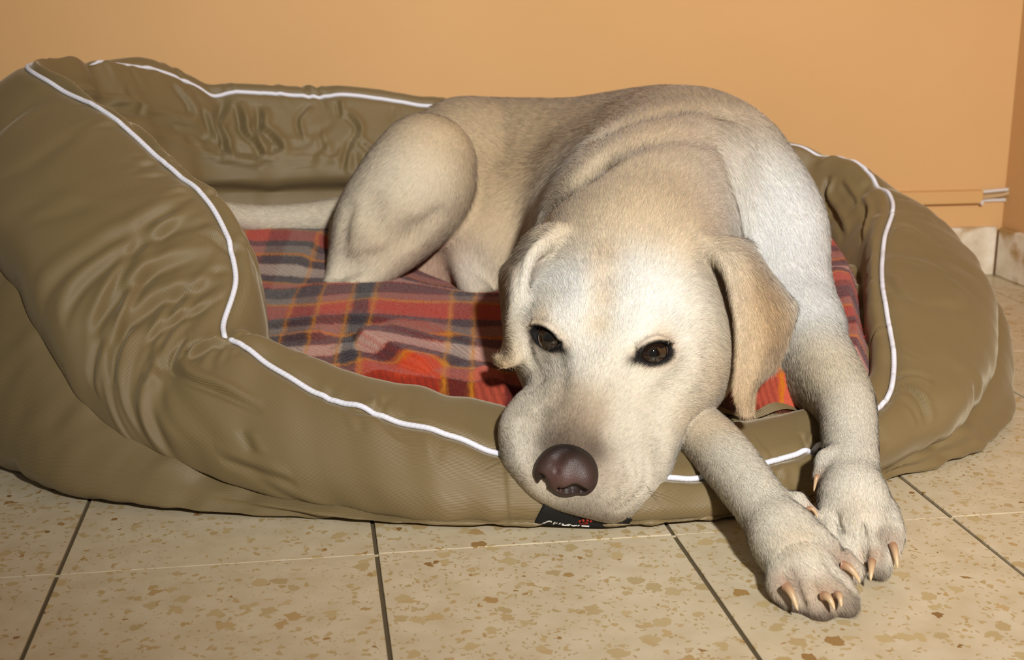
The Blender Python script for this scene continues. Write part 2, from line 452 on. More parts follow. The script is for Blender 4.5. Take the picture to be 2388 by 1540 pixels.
sect = np.array(sect)                            # (NS, 10, 3)
NU, NV = 1300, 190; IP = round(5 / 9 * (NV - 1))
tu = np.linspace(0, NS, NU, endpoint=False)
secu = cr(sect, tu, True)                        # (NU,10,3)
tv = np.linspace(0, 9, NV)
V = np.transpose(cr(np.transpose(secu, (1, 0, 2)), tv, False), (1, 0, 2))   # (NU,NV,3)
def grid_normals(V, wrap=True):
    du = (np.roll(V, -1, 0) - np.roll(V, 1, 0)) if wrap else np.gradient(V, axis=0)
    dv = np.gradient(V, axis=1)
    n = np.cross(du, dv); n /= np.linalg.norm(n, axis=2, keepdims=True) + 1e-12
    return n
Nn = grid_normals(V)
if (Nn[0, IP - 25] @ np.array([0, -1, .5])) < 0: Nn = -Nn
# metric coordinates on the cloth
ulen = np.concatenate([[0], np.cumsum(np.linalg.norm(np.diff(V[:, IP - 8], axis=0), axis=1))])
vlen = np.concatenate([np.zeros((NU, 1)), np.cumsum(np.linalg.norm(np.diff(V, axis=1), axis=2), axis=1)], axis=1)
UU = np.repeat(ulen[:, None], NV, 1); VV = vlen - vlen[:, [IP]]    # zero at the piping
disp = np.zeros((NU, NV))
pid = np.stack([UU.ravel(), VV.ravel(), np.zeros(UU.size)], 1)
disp += (.004 * noise3(pid, .11, 3) + .0022 * noise3(pid * np.array([2.2, .8, 1]), .06, 4)).reshape(NU, NV)
def bed_uv(pix):
    """cloth coordinates of the roll at the given pixels (nearest part of the roll in sight)"""
    o = np.array([0, 0, CAM_H]); Q = V.reshape(-1, 3) - o; res = []
    facing = (np.einsum('ij,ij->i', Nn.reshape(-1, 3), Q) < 0)
    for x, y in pix:
        d = W(x, y, 1.0) - o; d /= np.linalg.norm(d); t = Q @ d
        e = np.sqrt(np.maximum((Q * Q).sum(1) - t * t, 0)); near = np.flatnonzero((e < .006) & facing)
        if len(near) == 0: near = np.array([np.argmin(e)])
        t0 = t[near].min(); near = near[t[near] < t0 + .03]
        j = near[np.argmin(e[near])]; res.append((UU.ravel()[j], VV.ravel()[j]))
    return res
def fold(pix, width, amp, side=1.0, ridge_=.8):
    """a fold along a line seen in the cloth: a valley with a soft ridge on one side"""
    p = np.array(bed_uv(pix)); Lt = ulen[-1]
    p[:, 0] = p[0, 0] + (p[:, 0] - p[0, 0] + Lt / 2) % Lt - Lt / 2
    p = cr(p, np.linspace(0, len(p) - 1, (len(p) - 1) * 5 + 1), False)
    best = np.full(UU.shape, 9.0); sg = np.zeros(UU.shape); tt = np.zeros(UU.shape)
    du = (UU - p[0, 0] + Lt / 2) % Lt - Lt / 2 + p[0, 0]
    lo_, hi_ = p.min(0) - .06, p.max(0) + .06
    m = (du > lo_[0]) & (du < hi_[0]) & (VV > lo_[1]) & (VV < hi_[1])
    P2 = np.stack([du[m], VV[m]], 1); b_ = np.full(len(P2), 9.0); s_ = np.zeros(len(P2)); t_ = np.zeros(len(P2))
    for i in range(len(p) - 1):
        d = p[i + 1] - p[i]; L2 = d @ d + 1e-12; r = P2 - p[i]; t = np.clip(r @ d / L2, 0, 1)
        e = np.linalg.norm(r - t[:, None] * d, axis=1); k = e < b_
        b_[k] = e[k]; s_[k] = np.sign(r[k] @ np.array([-d[1], d[0]])); t_[k] = (i + t[k]) / (len(p) - 1)
    width = width * .62; amp = amp * .9
    sd = b_ * s_ * side; win = np.clip(np.minimum(t_, 1 - t_) * 5, 0, 1) ** .7
    disp[m] += win * amp * (-np.exp(-(sd / width) ** 2) + ridge_ * np.exp(-((sd - 2.0 * width) / (1.3 * width)) ** 2))
# pinch along the piped seam
disp -= .0045 * np.exp(-(VV / .0065) ** 2)
def crease(u0, v0, ang, length, width, amp, bend=0.0):
    """a soft fold in the cloth: a valley with a ridge beside it"""
    Ltot = ulen[-1]
    du = (UU - u0 + Ltot / 2) % Ltot - Ltot / 2; dv = VV - v0
    m = (np.abs(du) < length + .03) & (np.abs(dv) < length + .03)
    if not m.any(): return
    a, b = du[m], dv[m]
    t = a * math.cos(ang) + b * math.sin(ang); d = -a * math.sin(ang) + b * math.cos(ang) - bend * t * t
    win = np.exp(-(t / (length * .5)) ** 4)
    w = width * (1.0 + .4 * t / length)
    disp[m] += win * amp * (-np.exp(-(d / w) ** 2) + .75 * np.exp(-((d - 1.9 * w) / (1.2 * w)) ** 2))
def at_station(k): return np.interp(k, tu, ulen)
R = random.Random(11)
for k in range(110):      # small gathers crossing the piping all round
    st = R.uniform(0, NS); sgn = R.choice((-1, 1))
    crease(at_station(st), sgn * R.uniform(.006, .03), math.pi / 2 + R.gauss(0, .35), R.uniform(.015, .04), R.uniform(.003, .005), R.uniform(.0006, .0016), R.gauss(0, 5))
for k in range(16):       # crumples over the left shoulder of the bed
    crease(at_station(20.3 + R.uniform(-1.6, .9)), -R.uniform(.03, .17), math.radians(118 + R.gauss(0, 14)), R.uniform(.05, .11), R.uniform(.004, .007), R.uniform(.0015, .003), R.gauss(0, 3))
for k in range(14):       # and over the lining of the back wall
    crease(at_station(R.uniform(11, 15.2)), R.uniform(.02, .10), math.radians(R.choice([115, 100, 75, 20]) + R.gauss(0, 16)), R.uniform(.02, .05), R.uniform(.003, .006), R.uniform(.0015, .0035), R.gauss(0, 6))
for k in range(40):       # faint long folds over the outer face
    crease(at_station(R.choice([R.uniform(3, 8), R.uniform(16, 24)])), -R.uniform(.05, .16), R.gauss(1.2, .5) * R.choice((-1, 1)), R.uniform(.05, .10), R.uniform(.006, .010), R.uniform(.0008, .0018), R.gauss(0, 3))
for pix, w_, a_, sd_ in (
        # crumpled lining of the back wall, raking down from the pinch
        ([(532, 222), (505, 280), (445, 330), (400, 400)], .007, .008, 1), ([(545, 235), (560, 300), (520, 350), (445, 405)], .007, .009, 1), ([(600, 245), (600, 290), (555, 350), (460, 412)], .008, .009, 1),
        ([(480, 240), (420, 300), (350, 335)], .008, .006, 1), ([(290, 200), (300, 260), (285, 300)], .007, .006, -1), ([(400, 190), (395, 250), (340, 310)], .008, .005, 1), ([(722, 240), (692, 280), (702, 330)], .005, .005, 1),
        ([(785, 232), (790, 275)], .005, .005, 1), ([(800, 265), (832, 305), (808, 345), (798, 400)], .006, .007, 1), ([(830, 330), (872, 365)], .005, .005, 1), ([(640, 345), (730, 330)], .005, .003, 1), ([(660, 390), (730, 380), (800, 385)], .006, .003, 1),
        # folds raking over the left wall
        ([(100, 730), (135, 650), (240, 575), (380, 500), (455, 450)], .010, .0030, 1), ([(150, 770), (190, 670), (280, 595), (390, 540), (500, 520)], .010, .0045, 1), ([(205, 790), (280, 685), (360, 635), (470, 600)], .010, .0050, 1),
        ([(270, 790), (340, 720), (400, 690), (500, 670)], .009, .0050, 1), ([(330, 800), (400, 750), (490, 720)], .007, .0040, 1), ([(234, 782), (218, 830), (212, 900)], .008, .0035, 1), ([(305, 735), (262, 810), (258, 900)], .008, .0035, 1), ([(460, 545), (500, 560), (535, 590)], .006, .0035, 1),
        # the tuck by the front corner
        ([(440, 785), (398, 850), (440, 890), (612, 962)], .006, .0060, 1), ([(440, 848), (490, 817), (545, 806)], .005, .0055, 1), ([(430, 815), (470, 800), (520, 792)], .004, .0040, -1), ([(395, 860), (350, 850), (330, 880)], .006, .0030, 1),
        ([(806, 961), (882, 962), (896, 934)], .006, .0030, 1), ([(506, 1076), (600, 1105), (691, 1130)], .008, .0028, 1), ([(560, 1000), (590, 1060)], .007, .002, 1),
        # right wall
        ([(2072, 492), (2117, 489), (2185, 508)], .006, .0035, -1), ([(2076, 529), (2123, 530), (2198, 578)], .007, .0040, -1), ([(2066, 630), (2089, 670), (2130, 706)], .006, .0030, 1), ([(2080, 870), (2145, 872), (2175, 892)], .006, .0028, -1),
        ([(2098, 890), (2140, 930), (2158, 990)], .006, .0030, 1), ([(1931, 410), (1925, 480), (1965, 560)], .008, .008, 1), ([(2000, 460), (2020, 520), (2010, 570)], .006, .006, 1), ([(1960, 430), (1990, 480)], .006, .005, 1),
        ([(1700, 1075), (1690, 1110)], .005, .003, 1), ([(1870, 1010), (1885, 1040), (1920, 1050)], .005, .0045, 1), ([(1800, 1090), (1815, 1130)], .006, .002, 1)):
    fold(pix, w_, a_, sd_)
for st, a in ((13.15, .012), (12.2, .006), (14.6, .008), (8.2, .008), (7.3, .006)):
    du = UU - at_station(st); disp -= a * np.exp(-(du / .018) ** 2) * np.exp(-((VV - .02) / .05) ** 2)
V2 = V + Nn * disp[..., None]
V2[..., 2] = np.maximum(V2[..., 2], .0035)
bed = empty('dog_bed', (-.03, 1.38, 0))
tag(bed, 'khaki oval dog bed with puffy walls and white piping, under the dog', 'dog bed')
me = mesh_from('bolster', V2.reshape(-1, 3), grid_faces(NU, NV, True))
set_uv(me, np.stack([UU.ravel(), VV.ravel()], 1))
bolster = part('bolster', me, M['twill'], bed)
# piping: a cord laid in the pinched seam; it dives out of sight where the wall is tucked
pip = V2[:, IP] + Nn[:, IP] * .0022
tuck = np.exp(-((tu - 21.45) / .14) ** 2); pip = pip - Nn[:, IP] * (.010 * tuck[:, None])
me = tube_mesh('piping', pip, .00255, 12, closed=True)
L12 = np.repeat(ulen, 12); A12 = np.tile(np.arange(12) / 12.0, NU); set_uv(me, np.stack([L12, A12], 1))
pp = part('piping', me, M['cord'], bed); pp['label'] = 'white corded piping along the seam'
# lower panel under the roll
lp = []
for i in range(NS):
    n = inw[i]; S0 = Sm[i]; C0 = Cc[i]; hs = max(S0[2], .006)
    lp.append([C0 + n * .06, C0 + n * .012 + UPV * .0006, C0 - n * min(.012, hs * .25) + UPV * hs * .22, C0 * .55 + np.array([S0[0], S0[1], 0]) * .45 - n * min(.020, hs * .25) + UPV * hs * .62,
               S0 - n * .006 + UPV * .0, S0 + n * .03 + UPV * .008, S0 + n * .07 + UPV * .004])
lp = np.array(lp)
NU2, NV2 = 600, 60
tu2 = np.linspace(0, NS, NU2, endpoint=False)
V = np.transpose(cr(np.transpose(cr(lp, tu2, True), (1, 0, 2)), np.linspace(0, 6, NV2), False), (1, 0, 2))
Nl = grid_normals(V)
if (Nl[0, 25] @ np.array([0, -1, 0])) < 0: Nl = -Nl
ul2 = np.concatenate([[0], np.cumsum(np.linalg.norm(np.diff(V[:, 20], axis=0), axis=1))])
vl2 = np.concatenate([np.zeros((NU2, 1)), np.cumsum(np.linalg.norm(np.diff(V, axis=1), axis=2), axis=1)], axis=1)
q3 = np.stack([np.repeat(ul2[:, None], NV2, 1).ravel() * 2.2, vl2.ravel() * .9, np.zeros(NU2 * NV2)], 1)
dl = (.003 * noise3(q3, .09, 8) + .0026 * noise3(q3 + V.reshape(-1, 3) * .8, .05, 9)).reshape(NU2, NV2)
V = V + Nl * dl[..., None]; V[..., 2] = np.maximum(V[..., 2], .0004)
me = mesh_from('lower_panel', V.reshape(-1, 3), grid_faces(NU2, NV2, True))
set_uv(me, np.stack([np.repeat(ul2[:, None], NV2, 1).ravel(), vl2.ravel()], 1))
part('lower_panel', me, M['twill'], bed)
# padded floor of the bed
def cushion_z(X, Y): return .060 + np.clip(Y - 1.10, 0, 1) * .205 - .042 * np.exp(-((X + .03) / .13) ** 2 - ((Y - 1.475) / .08) ** 2)   # pressed in by the dog
inner = secu[:, 8].copy()
NC, NR = 300, 30
inn = secu[::3, 8]
rr = np.linspace(0, 1.06, NR)
cxy = np.array([-.01, 1.38])
Vc = cxy[None, None] + (inn[:, None, :2] - cxy[None, None]) * rr[None, :, None]
Zc = cushion_z(Vc[..., 0], Vc[..., 1]) - .018 * np.clip(rr[None] - .85, 0, 1) / .2
ang_u = np.linspace(0, 2 * np.pi, len(inn), endpoint=False)[:, None]
Zc = Zc + .004 * np.cos(ang_u * 38) * np.clip((rr[None] - .8) / .2, 0, 1)
Vc = np.concatenate([Vc, Zc[..., None]], 2)
me = mesh_from('cushion', Vc.reshape(-1, 3), grid_faces(len(inn), NR, True))
set_uv(me, Vc[..., :2].reshape(-1, 2))
part('cushion', me, M['twill'], bed)

# ------------------------------------------------------------------ plaid blanket
def seg_dist(P, A, B):
    """distance and parameter of 2D points P to segment AB, signed to the left"""
    d = B - A; L = np.linalg.norm(d); d = d / L
    r = P - A; t = np.clip(r @ d, 0, L); q = r - t[:, None] * d
    return np.linalg.norm(q, axis=1), t / L, r @ np.array([-d[1], d[0]])
NBX, NBY = 420, 320
bx, by = np.meshgrid(np.linspace(-.36, .46, NBX), np.linspace(1.085, 1.66, NBY), indexing='ij')
Bp = np.stack([bx.ravel(), by.ravel()], 1)
# keep it inside the bed: pull the rim in along rays
inn_xy = secu[:, 7, :2]
angi = np.arctan2(inn_xy[:, 1] - cxy[1], inn_xy[:, 0] - cxy[0]); ordr = np.argsort(angi)
rin = np.linalg.norm(inn_xy - cxy, axis=1)
ab = np.arctan2(Bp[:, 1] - cxy[1], Bp[:, 0] - cxy[0]); rb = np.linalg.norm(Bp - cxy, axis=1)
rl = np.interp(ab, angi[ordr], rin[ordr], period=2 * np.pi)
lim = rl * 1.0
sc_ = np.where(rb > lim, lim / np.maximum(rb, 1e-6), 1.0)
UVb = Bp.copy()
Bp = cxy + (Bp - cxy) * sc_[:, None]
zb = cushion_z(Bp[:, 0], Bp[:, 1]) + .010
P3b = np.stack([Bp[:, 0], Bp[:, 1], np.zeros(len(Bp))], 1)
zb += .006 * noise3(P3b, .12, 21) + .003 * noise3(P3b, .05, 22)
def ridge(pts, amp, w_front, w_back):
    """a fold raised along a polyline; front and back slopes differ"""
    global zb
    best = np.full(len(Bp), 9.0); sgn = np.zeros(len(Bp)); tt = np.zeros(len(Bp))
    n = len(pts) - 1
    for i in range(n):
        d, t, s_ = seg_dist(Bp, np.array(pts[i]), np.array(pts[i + 1]))
        m = d < best; best[m] = d[m]; sgn[m] = s_[m]; tt[m] = (i + t[m]) / n
    w = np.where(sgn > 0, w_back, w_front)
    zb += amp * np.exp(-(best / w) ** 2) * np.clip(np.minimum(tt, 1 - tt) * 8 + .25, 0, 1)
def XY(px, py, Y): return W(px, py, Y)[:2]
ridge([XY(560, 660, 1.34), XY(720, 660, 1.35), XY(900, 665, 1.35), XY(1100, 690, 1.33), XY(1300, 720, 1.30)], .010, .08, .022)
ridge([XY(520, 560, 1.52), XY(640, 540, 1.51), XY(760, 545, 1.50)], .012, .07, .03)
ridge([XY(840, 780, 1.235), XY(930, 840, 1.20), XY(1010, 890, 1.165)], .013, .006, .035)
ridge([XY(790, 790, 1.22), XY(850, 850, 1.18), XY(900, 900, 1.14)], .006, .012, .014)
ridge([XY(1120, 860, 1.18), XY(1180, 930, 1.13)], .008, .012, .012)
ridge([XY(600, 730, 1.27), XY(800, 725, 1.275), XY(1000, 745, 1.26), XY(1150, 790, 1.22)], .004, .008, .010)
ridge([XY(600, 760, 1.24), XY(760, 765, 1.24)], .004, .007, .010)
ridge([XY(900, 760, 1.245), XY(1130, 800, 1.21)], .004, .007, .009)
ridge([XY(1950, 640, 1.42), XY(2000, 800, 1.25)], .010, .02, .02)
edge = np.clip((rb * sc_ / lim - .96) / .04, 0, 1); zb -= .03 * edge
# the tucked fold leans over towards the front
d_, t_, s_ = seg_dist(Bp, XY(830, 785, 1.24), XY(1010, 890, 1.165))
lean = .016 * np.exp(-(d_ / .022) ** 2) * np.clip(np.minimum(t_, 1 - t_) * 4 + .1, 0, 1)
BV = np.stack([Bp[:, 0] - lean * .55, Bp[:, 1] - lean * .85, zb + lean * .35], 1)
me = mesh_from('blanket', BV, grid_faces(NBX, NBY))
uvr = math.radians(0)
ux = UVb[:, 0] * math.cos(uvr) - UVb[:, 1] * math.sin(uvr); uy = UVb[:, 0] * math.sin(uvr) + UVb[:, 1] * math.cos(uvr)
BUV = np.stack([ux + .199 + 2.78 + .10 * np.clip((UVb[:, 0] - .09) / .06, 0, 1), (uy - 1.13) * 1.12 + 2.35], 1)
set_uv(me, BUV)
blanket = link('blanket', me, M['plaid'])
# short fleece pile standing off the cloth
Bg = BV.reshape(NBX, NBY, 3); Bn = grid_normals(Bg, False); Bn *= np.sign(Bn[..., 2:3] + 1e-9)
def pile(n):
    vis = np.flatnonzero((UVb[:, 0] < .10) | (UVb[:, 0] > .20)); j = rng.choice(vis, n)
    iu, iv = np.minimum(j // NBY, NBX - 2), np.minimum(j % NBY, NBY - 2); r = rng.random((n, 2))
    def lerp(G): return G[iu, iv] + (G[iu + 1, iv] - G[iu, iv]) * r[:, :1] + (G[iu, iv + 1] - G[iu, iv]) * r[:, 1:]
    P, N, T = lerp(Bg), lerp(Bn), lerp(BUV.reshape(NBX, NBY, 2))
    D = rng.normal(size=(n, 3)) * .8 + N * .55; D /= np.linalg.norm(D, axis=1, keepdims=True)
    w = np.cross(D, N); w /= np.linalg.norm(w, axis=1, keepdims=True) + 1e-9
    L = rng.uniform(.002, .0045, (n, 1)); base = P - N * .0004
    Vt = np.stack([base - w * .00016, base + w * .00016, base + D * L], 1).reshape(-1, 3)
    me = mesh_from('pile', Vt, np.arange(3 * n).reshape(-1, 3), False); set_uv(me, np.repeat(T, 3, 0)); return me
pile_o = link('pile', pile(170000), M['plaid'], blanket); pile_o['kind'] = 'stuff'
tag(blanket, 'rumpled red tartan fleece blanket lying in the dog bed', 'blanket')

# ------------------------------------------------------------------ implicit surfaces for the dog
class Prim:
    __slots__ = ('f', 'lo', 'hi', 'k', 'op', 'grid')
    def __init__(s, f, lo, hi, k, op): s.f, s.lo, s.hi, s.k, s.op, s.grid = f, np.asarray(lo) - k - .004, np.asarray(hi) + k + .004, k, op, None
def ball_chain(pts, k=.03, op='add'):
    """pts: list of (point, radius): tapered round cones end to end"""
    A = np.array([np.asarray(p, float) for p, _ in pts]); Rr = np.array([r for _, r in pts])
    if len(A) > 2:                     # a smooth spine through the given balls
        t_ = np.linspace(0, len(A) - 1, (len(A) - 1) * 9 + 1)
        A, Rr = cr(A, t_, False), cr(Rr, t_, False)
    mg = k + .005
    slo = np.minimum(A[:-1] - Rr[:-1, None], A[1:] - Rr[1:, None]) - mg; shi = np.maximum(A[:-1] + Rr[:-1, None], A[1:] + Rr[1:, None]) + mg
    A = A.astype(np.float32)
    def seg(P, i):
        d = A[i + 1] - A[i]; q = P - A[i]
        t = np.clip((q @ d) * np.float32(1 / (d @ d + 1e-12)), 0, 1)
        q -= t[:, None] * d
        return np.sqrt(np.einsum('ij,ij->i', q, q)) - (Rr[i] + (Rr[i + 1] - Rr[i]) * t)
    def f(P):
        P = P.astype(np.float32); out = np.full(len(P), .2, dtype=np.float32)
        for i in range(len(A) - 1):
            if len(P) > 3000:
                m = np.flatnonzero((P[:, 0] > slo[i, 0]) & (P[:, 0] < shi[i, 0]) & (P[:, 1] > slo[i, 1]) & (P[:, 1] < shi[i, 1]) & (P[:, 2] > slo[i, 2]) & (P[:, 2] < shi[i, 2]))
                if len(m): out[m] = np.minimum(out[m], seg(P[m], i))
            else: out = np.minimum(out, seg(P, i))
        return out
    def grid(ax):
        out = np.full(tuple(len(a_) for a_ in ax), .2, dtype=np.float32)
        for i in range(len(A) - 1):
            s_ = [slice(np.searchsorted(ax[j], slo[i, j]), np.searchsorted(ax[j], shi[i, j])) for j in range(3)]
            sub = out[s_[0], s_[1], s_[2]]
            if sub.size == 0: continue
            X, Y, Z = np.meshgrid(ax[0][s_[0]], ax[1][s_[1]], ax[2][s_[2]], indexing='ij')
            P = np.stack([X.ravel(), Y.ravel(), Z.ravel()], 1).astype(np.float32)
            out[s_[0], s_[1], s_[2]] = np.minimum(sub, seg(P, i).reshape(sub.shape))
        return out.ravel()
    pr = Prim(f, slo.min(0) + mg, shi.max(0) - mg, k, op); pr.grid = grid
    return [pr]
def ellip(c, r, R=None, k=.03, op='add'):
    """R: rows are the ellipsoid's axes in world space"""
    c = np.asarray(c, float); r = np.asarray(r, float); R = np.eye(3) if R is None else np.asarray(R, float)
    def f(P):
        q = (P - c) @ R.T
        k0 = np.linalg.norm(q / r, axis=1); k1 = np.linalg.norm(q / (r * r), axis=1) + 1e-9
        return k0 * (k0 - 1) / k1
    ext = np.sqrt(((R * r[:, None]) ** 2).sum(0))
    return [Prim(f, c - ext, c + ext, k, op)]
def sheet(ctrl, rad, k=.008, nu=56, nv=28, op='add'):
    """flap through a grid of control points (rows x cols x 3); rad: thickness per row"""
    ctrl = np.asarray(ctrl, float); nr, nc = ctrl.shape[:2]
    a = cr(ctrl, np.linspace(0, nr - 1, nu), False)
    b = np.transpose(cr(np.transpose(a, (1, 0, 2)), np.linspace(0, nc - 1, nv), False), (1, 0, 2))
    rr_ = np.interp(np.linspace(0, nr - 1, nu), np.arange(nr), rad)[:, None].repeat(nv, 1).ravel()
    S = b.reshape(-1, 3); off = S.mean(0); Sf = (S - off).astype(np.float32); rf = rr_.astype(np.float32)
    def f(P):
        out = np.empty(len(P)); P = (P - off).astype(np.float32)
        S2 = (Sf * Sf).sum(1)
        for i in range(0, len(P), 4000):
            q = P[i:i + 4000]
            d2 = np.maximum((q * q).sum(1)[:, None] + S2[None] - 2 * q @ Sf.T, 0)
            out[i:i + 4000] = (np.sqrt(d2) - rf[None]).min(1)
        return out
    r = max(rad)
    return [Prim(f, S.min(0) - r, S.max(0) + r, k, op)]
def smin(a, b, k):
    h = np.maximum(k - np.abs(a - b), 0) / k
    return np.minimum(a, b) - h * h * k * .25
def combine(cur, val, k, op):
    if op == 'add': return smin(cur, val, k)
    return -smin(-cur, val, k)
def eval_points(prims, P):
    out = np.full(len(P), .2)
    for p in prims:
        m = np.all((P > p.lo) & (P < p.hi), axis=1)
        if m.any(): out[m] = combine(out[m], p.f(P[m]), p.k, p.op)
    return out
def surface(prims, lo, hi, h):
    """naive surface nets on a regular grid"""
    lo = np.asarray(lo, float); hi = np.asarray(hi, float)
    n = np.ceil((hi - lo) / h).astype(int) + 1
    ax = [lo[i] + h * np.arange(n[i]) for i in range(3)]
    G = np.full(tuple(n), .2, dtype=np.float32)
    for p in prims:
        s = [slice(max(int((p.lo[i] - lo[i]) / h), 0), min(int((p.hi[i] - lo[i]) / h) + 2, n[i])) for i in range(3)]
        if any(q.stop <= q.start for q in s): continue
        sub = G[s[0], s[1], s[2]]
        if p.grid is not None: val = p.grid([ax[i][s[i]] for i in range(3)])
        else:
            X, Y, Z = np.meshgrid(ax[0][s[0]], ax[1][s[1]], ax[2][s[2]], indexing='ij')
            val = p.f(np.stack([X.ravel(), Y.ravel(), Z.ravel()], 1))
        G[s[0], s[1], s[2]] = combine(sub.ravel(), val, p.k, p.op).reshape(sub.shape)
    G = np.where(G == 0, 1e-7, G); surface.last = (G, lo, h)
    ins = G < 0
    cnt = np.zeros(tuple(n - 1), dtype=np.int8)
    corners = [(a, b, c) for a in (0, 1) for b in (0, 1) for c in (0, 1)]
    for a, b, c in corners: cnt += ins[a:n[0] - 1 + a, b:n[1] - 1 + b, c:n[2] - 1 + c]
    act = np.argwhere((cnt > 0) & (cnt < 8))
    ids = np.full(tuple(n - 1), -1, dtype=np.int32); ids[act[:, 0], act[:, 1], act[:, 2]] = np.arange(len(act))
    vals = {c: G[act[:, 0] + c[0], act[:, 1] + c[1], act[:, 2] + c[2]] for c in corners}
    acc = np.zeros((len(act), 3)); num = np.zeros(len(act))
    for c in corners:
        for axi in range(3):
            if c[axi] == 1: continue
            d = list(c); d[axi] = 1; d = tuple(d)
            a, b = vals[c], vals[d]; m = (a < 0) != (b < 0)
            t = np.where(m, a / np.where(m, a - b, 1), 0)
            e = np.array(c, float)[None].repeat(len(act), 0); e[:, axi] += t
            acc[m] += e[m]; num[m] += 1
    V = lo + h * (act + acc / num[:, None])
    faces = []
    for axi in range(3):
        o1, o2 = (axi + 1) % 3, (axi + 2) % 3
        sl0 = [slice(None)] * 3; sl1 = [slice(None)] * 3; sl0[axi] = slice(0, n[axi] - 1); sl1[axi] = slice(1, n[axi])
        A, B = ins[tuple(sl0)], ins[tuple(sl1)]
        e = np.argwhere(A != B); inside = A[e[:, 0], e[:, 1], e[:, 2]]
        m = (e[:, o1] > 0) & (e[:, o2] > 0) & (e[:, o1] < n[o1] - 1) & (e[:, o2] < n[o2] - 1)
        e = e[m]; inside = inside[m]
        def cell(d1, d2):
            q = e.copy(); q[:, o1] += d1; q[:, o2] += d2
            return ids[q[:, 0], q[:, 1], q[:, 2]]
        quad = np.stack([cell(-1, -1), cell(0, -1), cell(0, 0), cell(-1, 0)], 1)
        quad[~inside] = quad[~inside][:, ::-1]
        faces.append(quad)
    F = np.vstack(faces)
    return V, F[(F >= 0).all(1)]
def project(prims, P, steps=1, lim=.003, e=.0010):
    """pull vertices onto the surface; also returns the normals"""
    for _ in range(steps):
        d = eval_points(prims, P); g = np.empty_like(P)
        for i in range(3):
            o = np.zeros(3); o[i] = e; g[:, i] = (eval_points(prims, P + o) - d) / e
        n2 = (g * g).sum(1, keepdims=True) + 1e-9
        P = P - g / n2 * np.clip(d, -lim, lim)[:, None]
    return P, g / np.sqrt(n2)
def seen(prims, pix):
    """surface points of the shape along the sight lines of the given pixels"""
    o = np.array([0, 0, CAM_H]); d = np.array([W(x, y, 1.0) - o for x, y in pix]); d /= np.linalg.norm(d, axis=1, keepdims=True)
    t = np.full(len(d), .80)
    for _ in range(90): t = t + np.clip(eval_points(prims, o + d * t[:, None]), -.01, .02) * .8
    return o + d * t[:, None]
def sample_field(field, P):
    """trilinear look-up in a distance grid"""
    G, lo, h = field; Q = (P - lo) / h; I = np.clip(np.floor(Q).astype(int), 0, np.array(G.shape) - 2); f = np.clip(Q - I, 0, 1)
    out = np.zeros(len(P))
    for a in (0, 1):
        for b in (0, 1):
            for c in (0, 1):
                out += G[I[:, 0] + a, I[:, 1] + b, I[:, 2] + c] * (f[:, 0] if a else 1 - f[:, 0]) * (f[:, 1] if b else 1 - f[:, 1]) * (f[:, 2] if c else 1 - f[:, 2])
    return out
def relax(V, F, mask, n=4):
    """Laplacian smoothing of the masked vertices"""
    E = np.vstack([F[:, [0, 1]], F[:, [1, 2]], F[:, [2, 3]], F[:, [3, 0]]])
    for it in range(n):
        acc = np.zeros_like(V); cnt = np.bincount(E.ravel(), minlength=len(V)).astype(float)
        for i in range(3):
            acc[:, i] = np.bincount(E[:, 0], V[E[:, 1], i], len(V)) + np.bincount(E[:, 1], V[E[:, 0], i], len(V))
        m = mask & (cnt > 0)
        V = V.copy(); V[m] = V[m] * .4 + .6 * acc[m] / cnt[m, None]
    return V
def vert_normals(V, T):
    n = np.cross(V[T[:, 1]] - V[T[:, 0]], V[T[:, 2]] - V[T[:, 0]]); out = np.zeros_like(V)
    for c in range(3):
        for i in range(3): out[:, i] += np.bincount(T[:, c], n[:, i], len(V))
    return out / (np.linalg.norm(out, axis=1, keepdims=True) + 1e-12)
def refine(V, F, mask_v):
    """split each quad whose corners are all in mask into four (neighbours stay conforming by fans of triangles)"""
    sel = mask_v[F].all(1)
    Fs, Fo = F[sel], F[~sel]
    E = np.sort(np.stack([Fs, np.roll(Fs, -1, 1)], -1).reshape(-1, 2), 1)
    key = E[:, 0].astype(np.int64) * len(V) + E[:, 1]
    uq, inv = np.unique(key, return_inverse=True)
    mid = (V[uq // len(V)] + V[uq % len(V)]) * .5
    cen = V[Fs].mean(1)
    mi = len(V) + inv.reshape(-1, 4); ci = len(V) + len(uq) + np.arange(len(Fs))
    V2 = np.vstack([V, mid, cen])
    new = [np.stack([Fs[:, i], mi[:, i], ci, mi[:, (i + 3) % 4]], 1) for i in range(4)]
    # coarse quads that border the refined zone take the extra vertex
    Eo = np.sort(np.stack([Fo, np.roll(Fo, -1, 1)], -1), 2)
    ko = Eo[..., 0].astype(np.int64) * len(V) + Eo[..., 1]
    pos = np.searchsorted(uq, ko); pos = np.clip(pos, 0, len(uq) - 1)
    hit = uq[pos] == ko
    border = hit.any(1)
    keep = Fo[~border]; fans = []
    for q, h_, p_ in zip(Fo[border], hit[border], pos[border]):
        ring = []
        for i in range(4):
            ring.append(int(q[i]))
            if h_[i]: ring.append(int(len(V) + p_[i]))
        for i in range(1, len(ring) - 1, 2):
            fans.append([ring[0], ring[i], ring[i + 1], ring[min(i + 2, len(ring) - 1)]])
    tr = []
    for q in fans:
        tr.append(q[:3])
        if q[3] != q[2]: tr.append([q[0], q[2], q[3]])
    return V2, np.vstack(new + [keep]), (np.array(tr, dtype=int) if tr else np.zeros((0, 3), int))

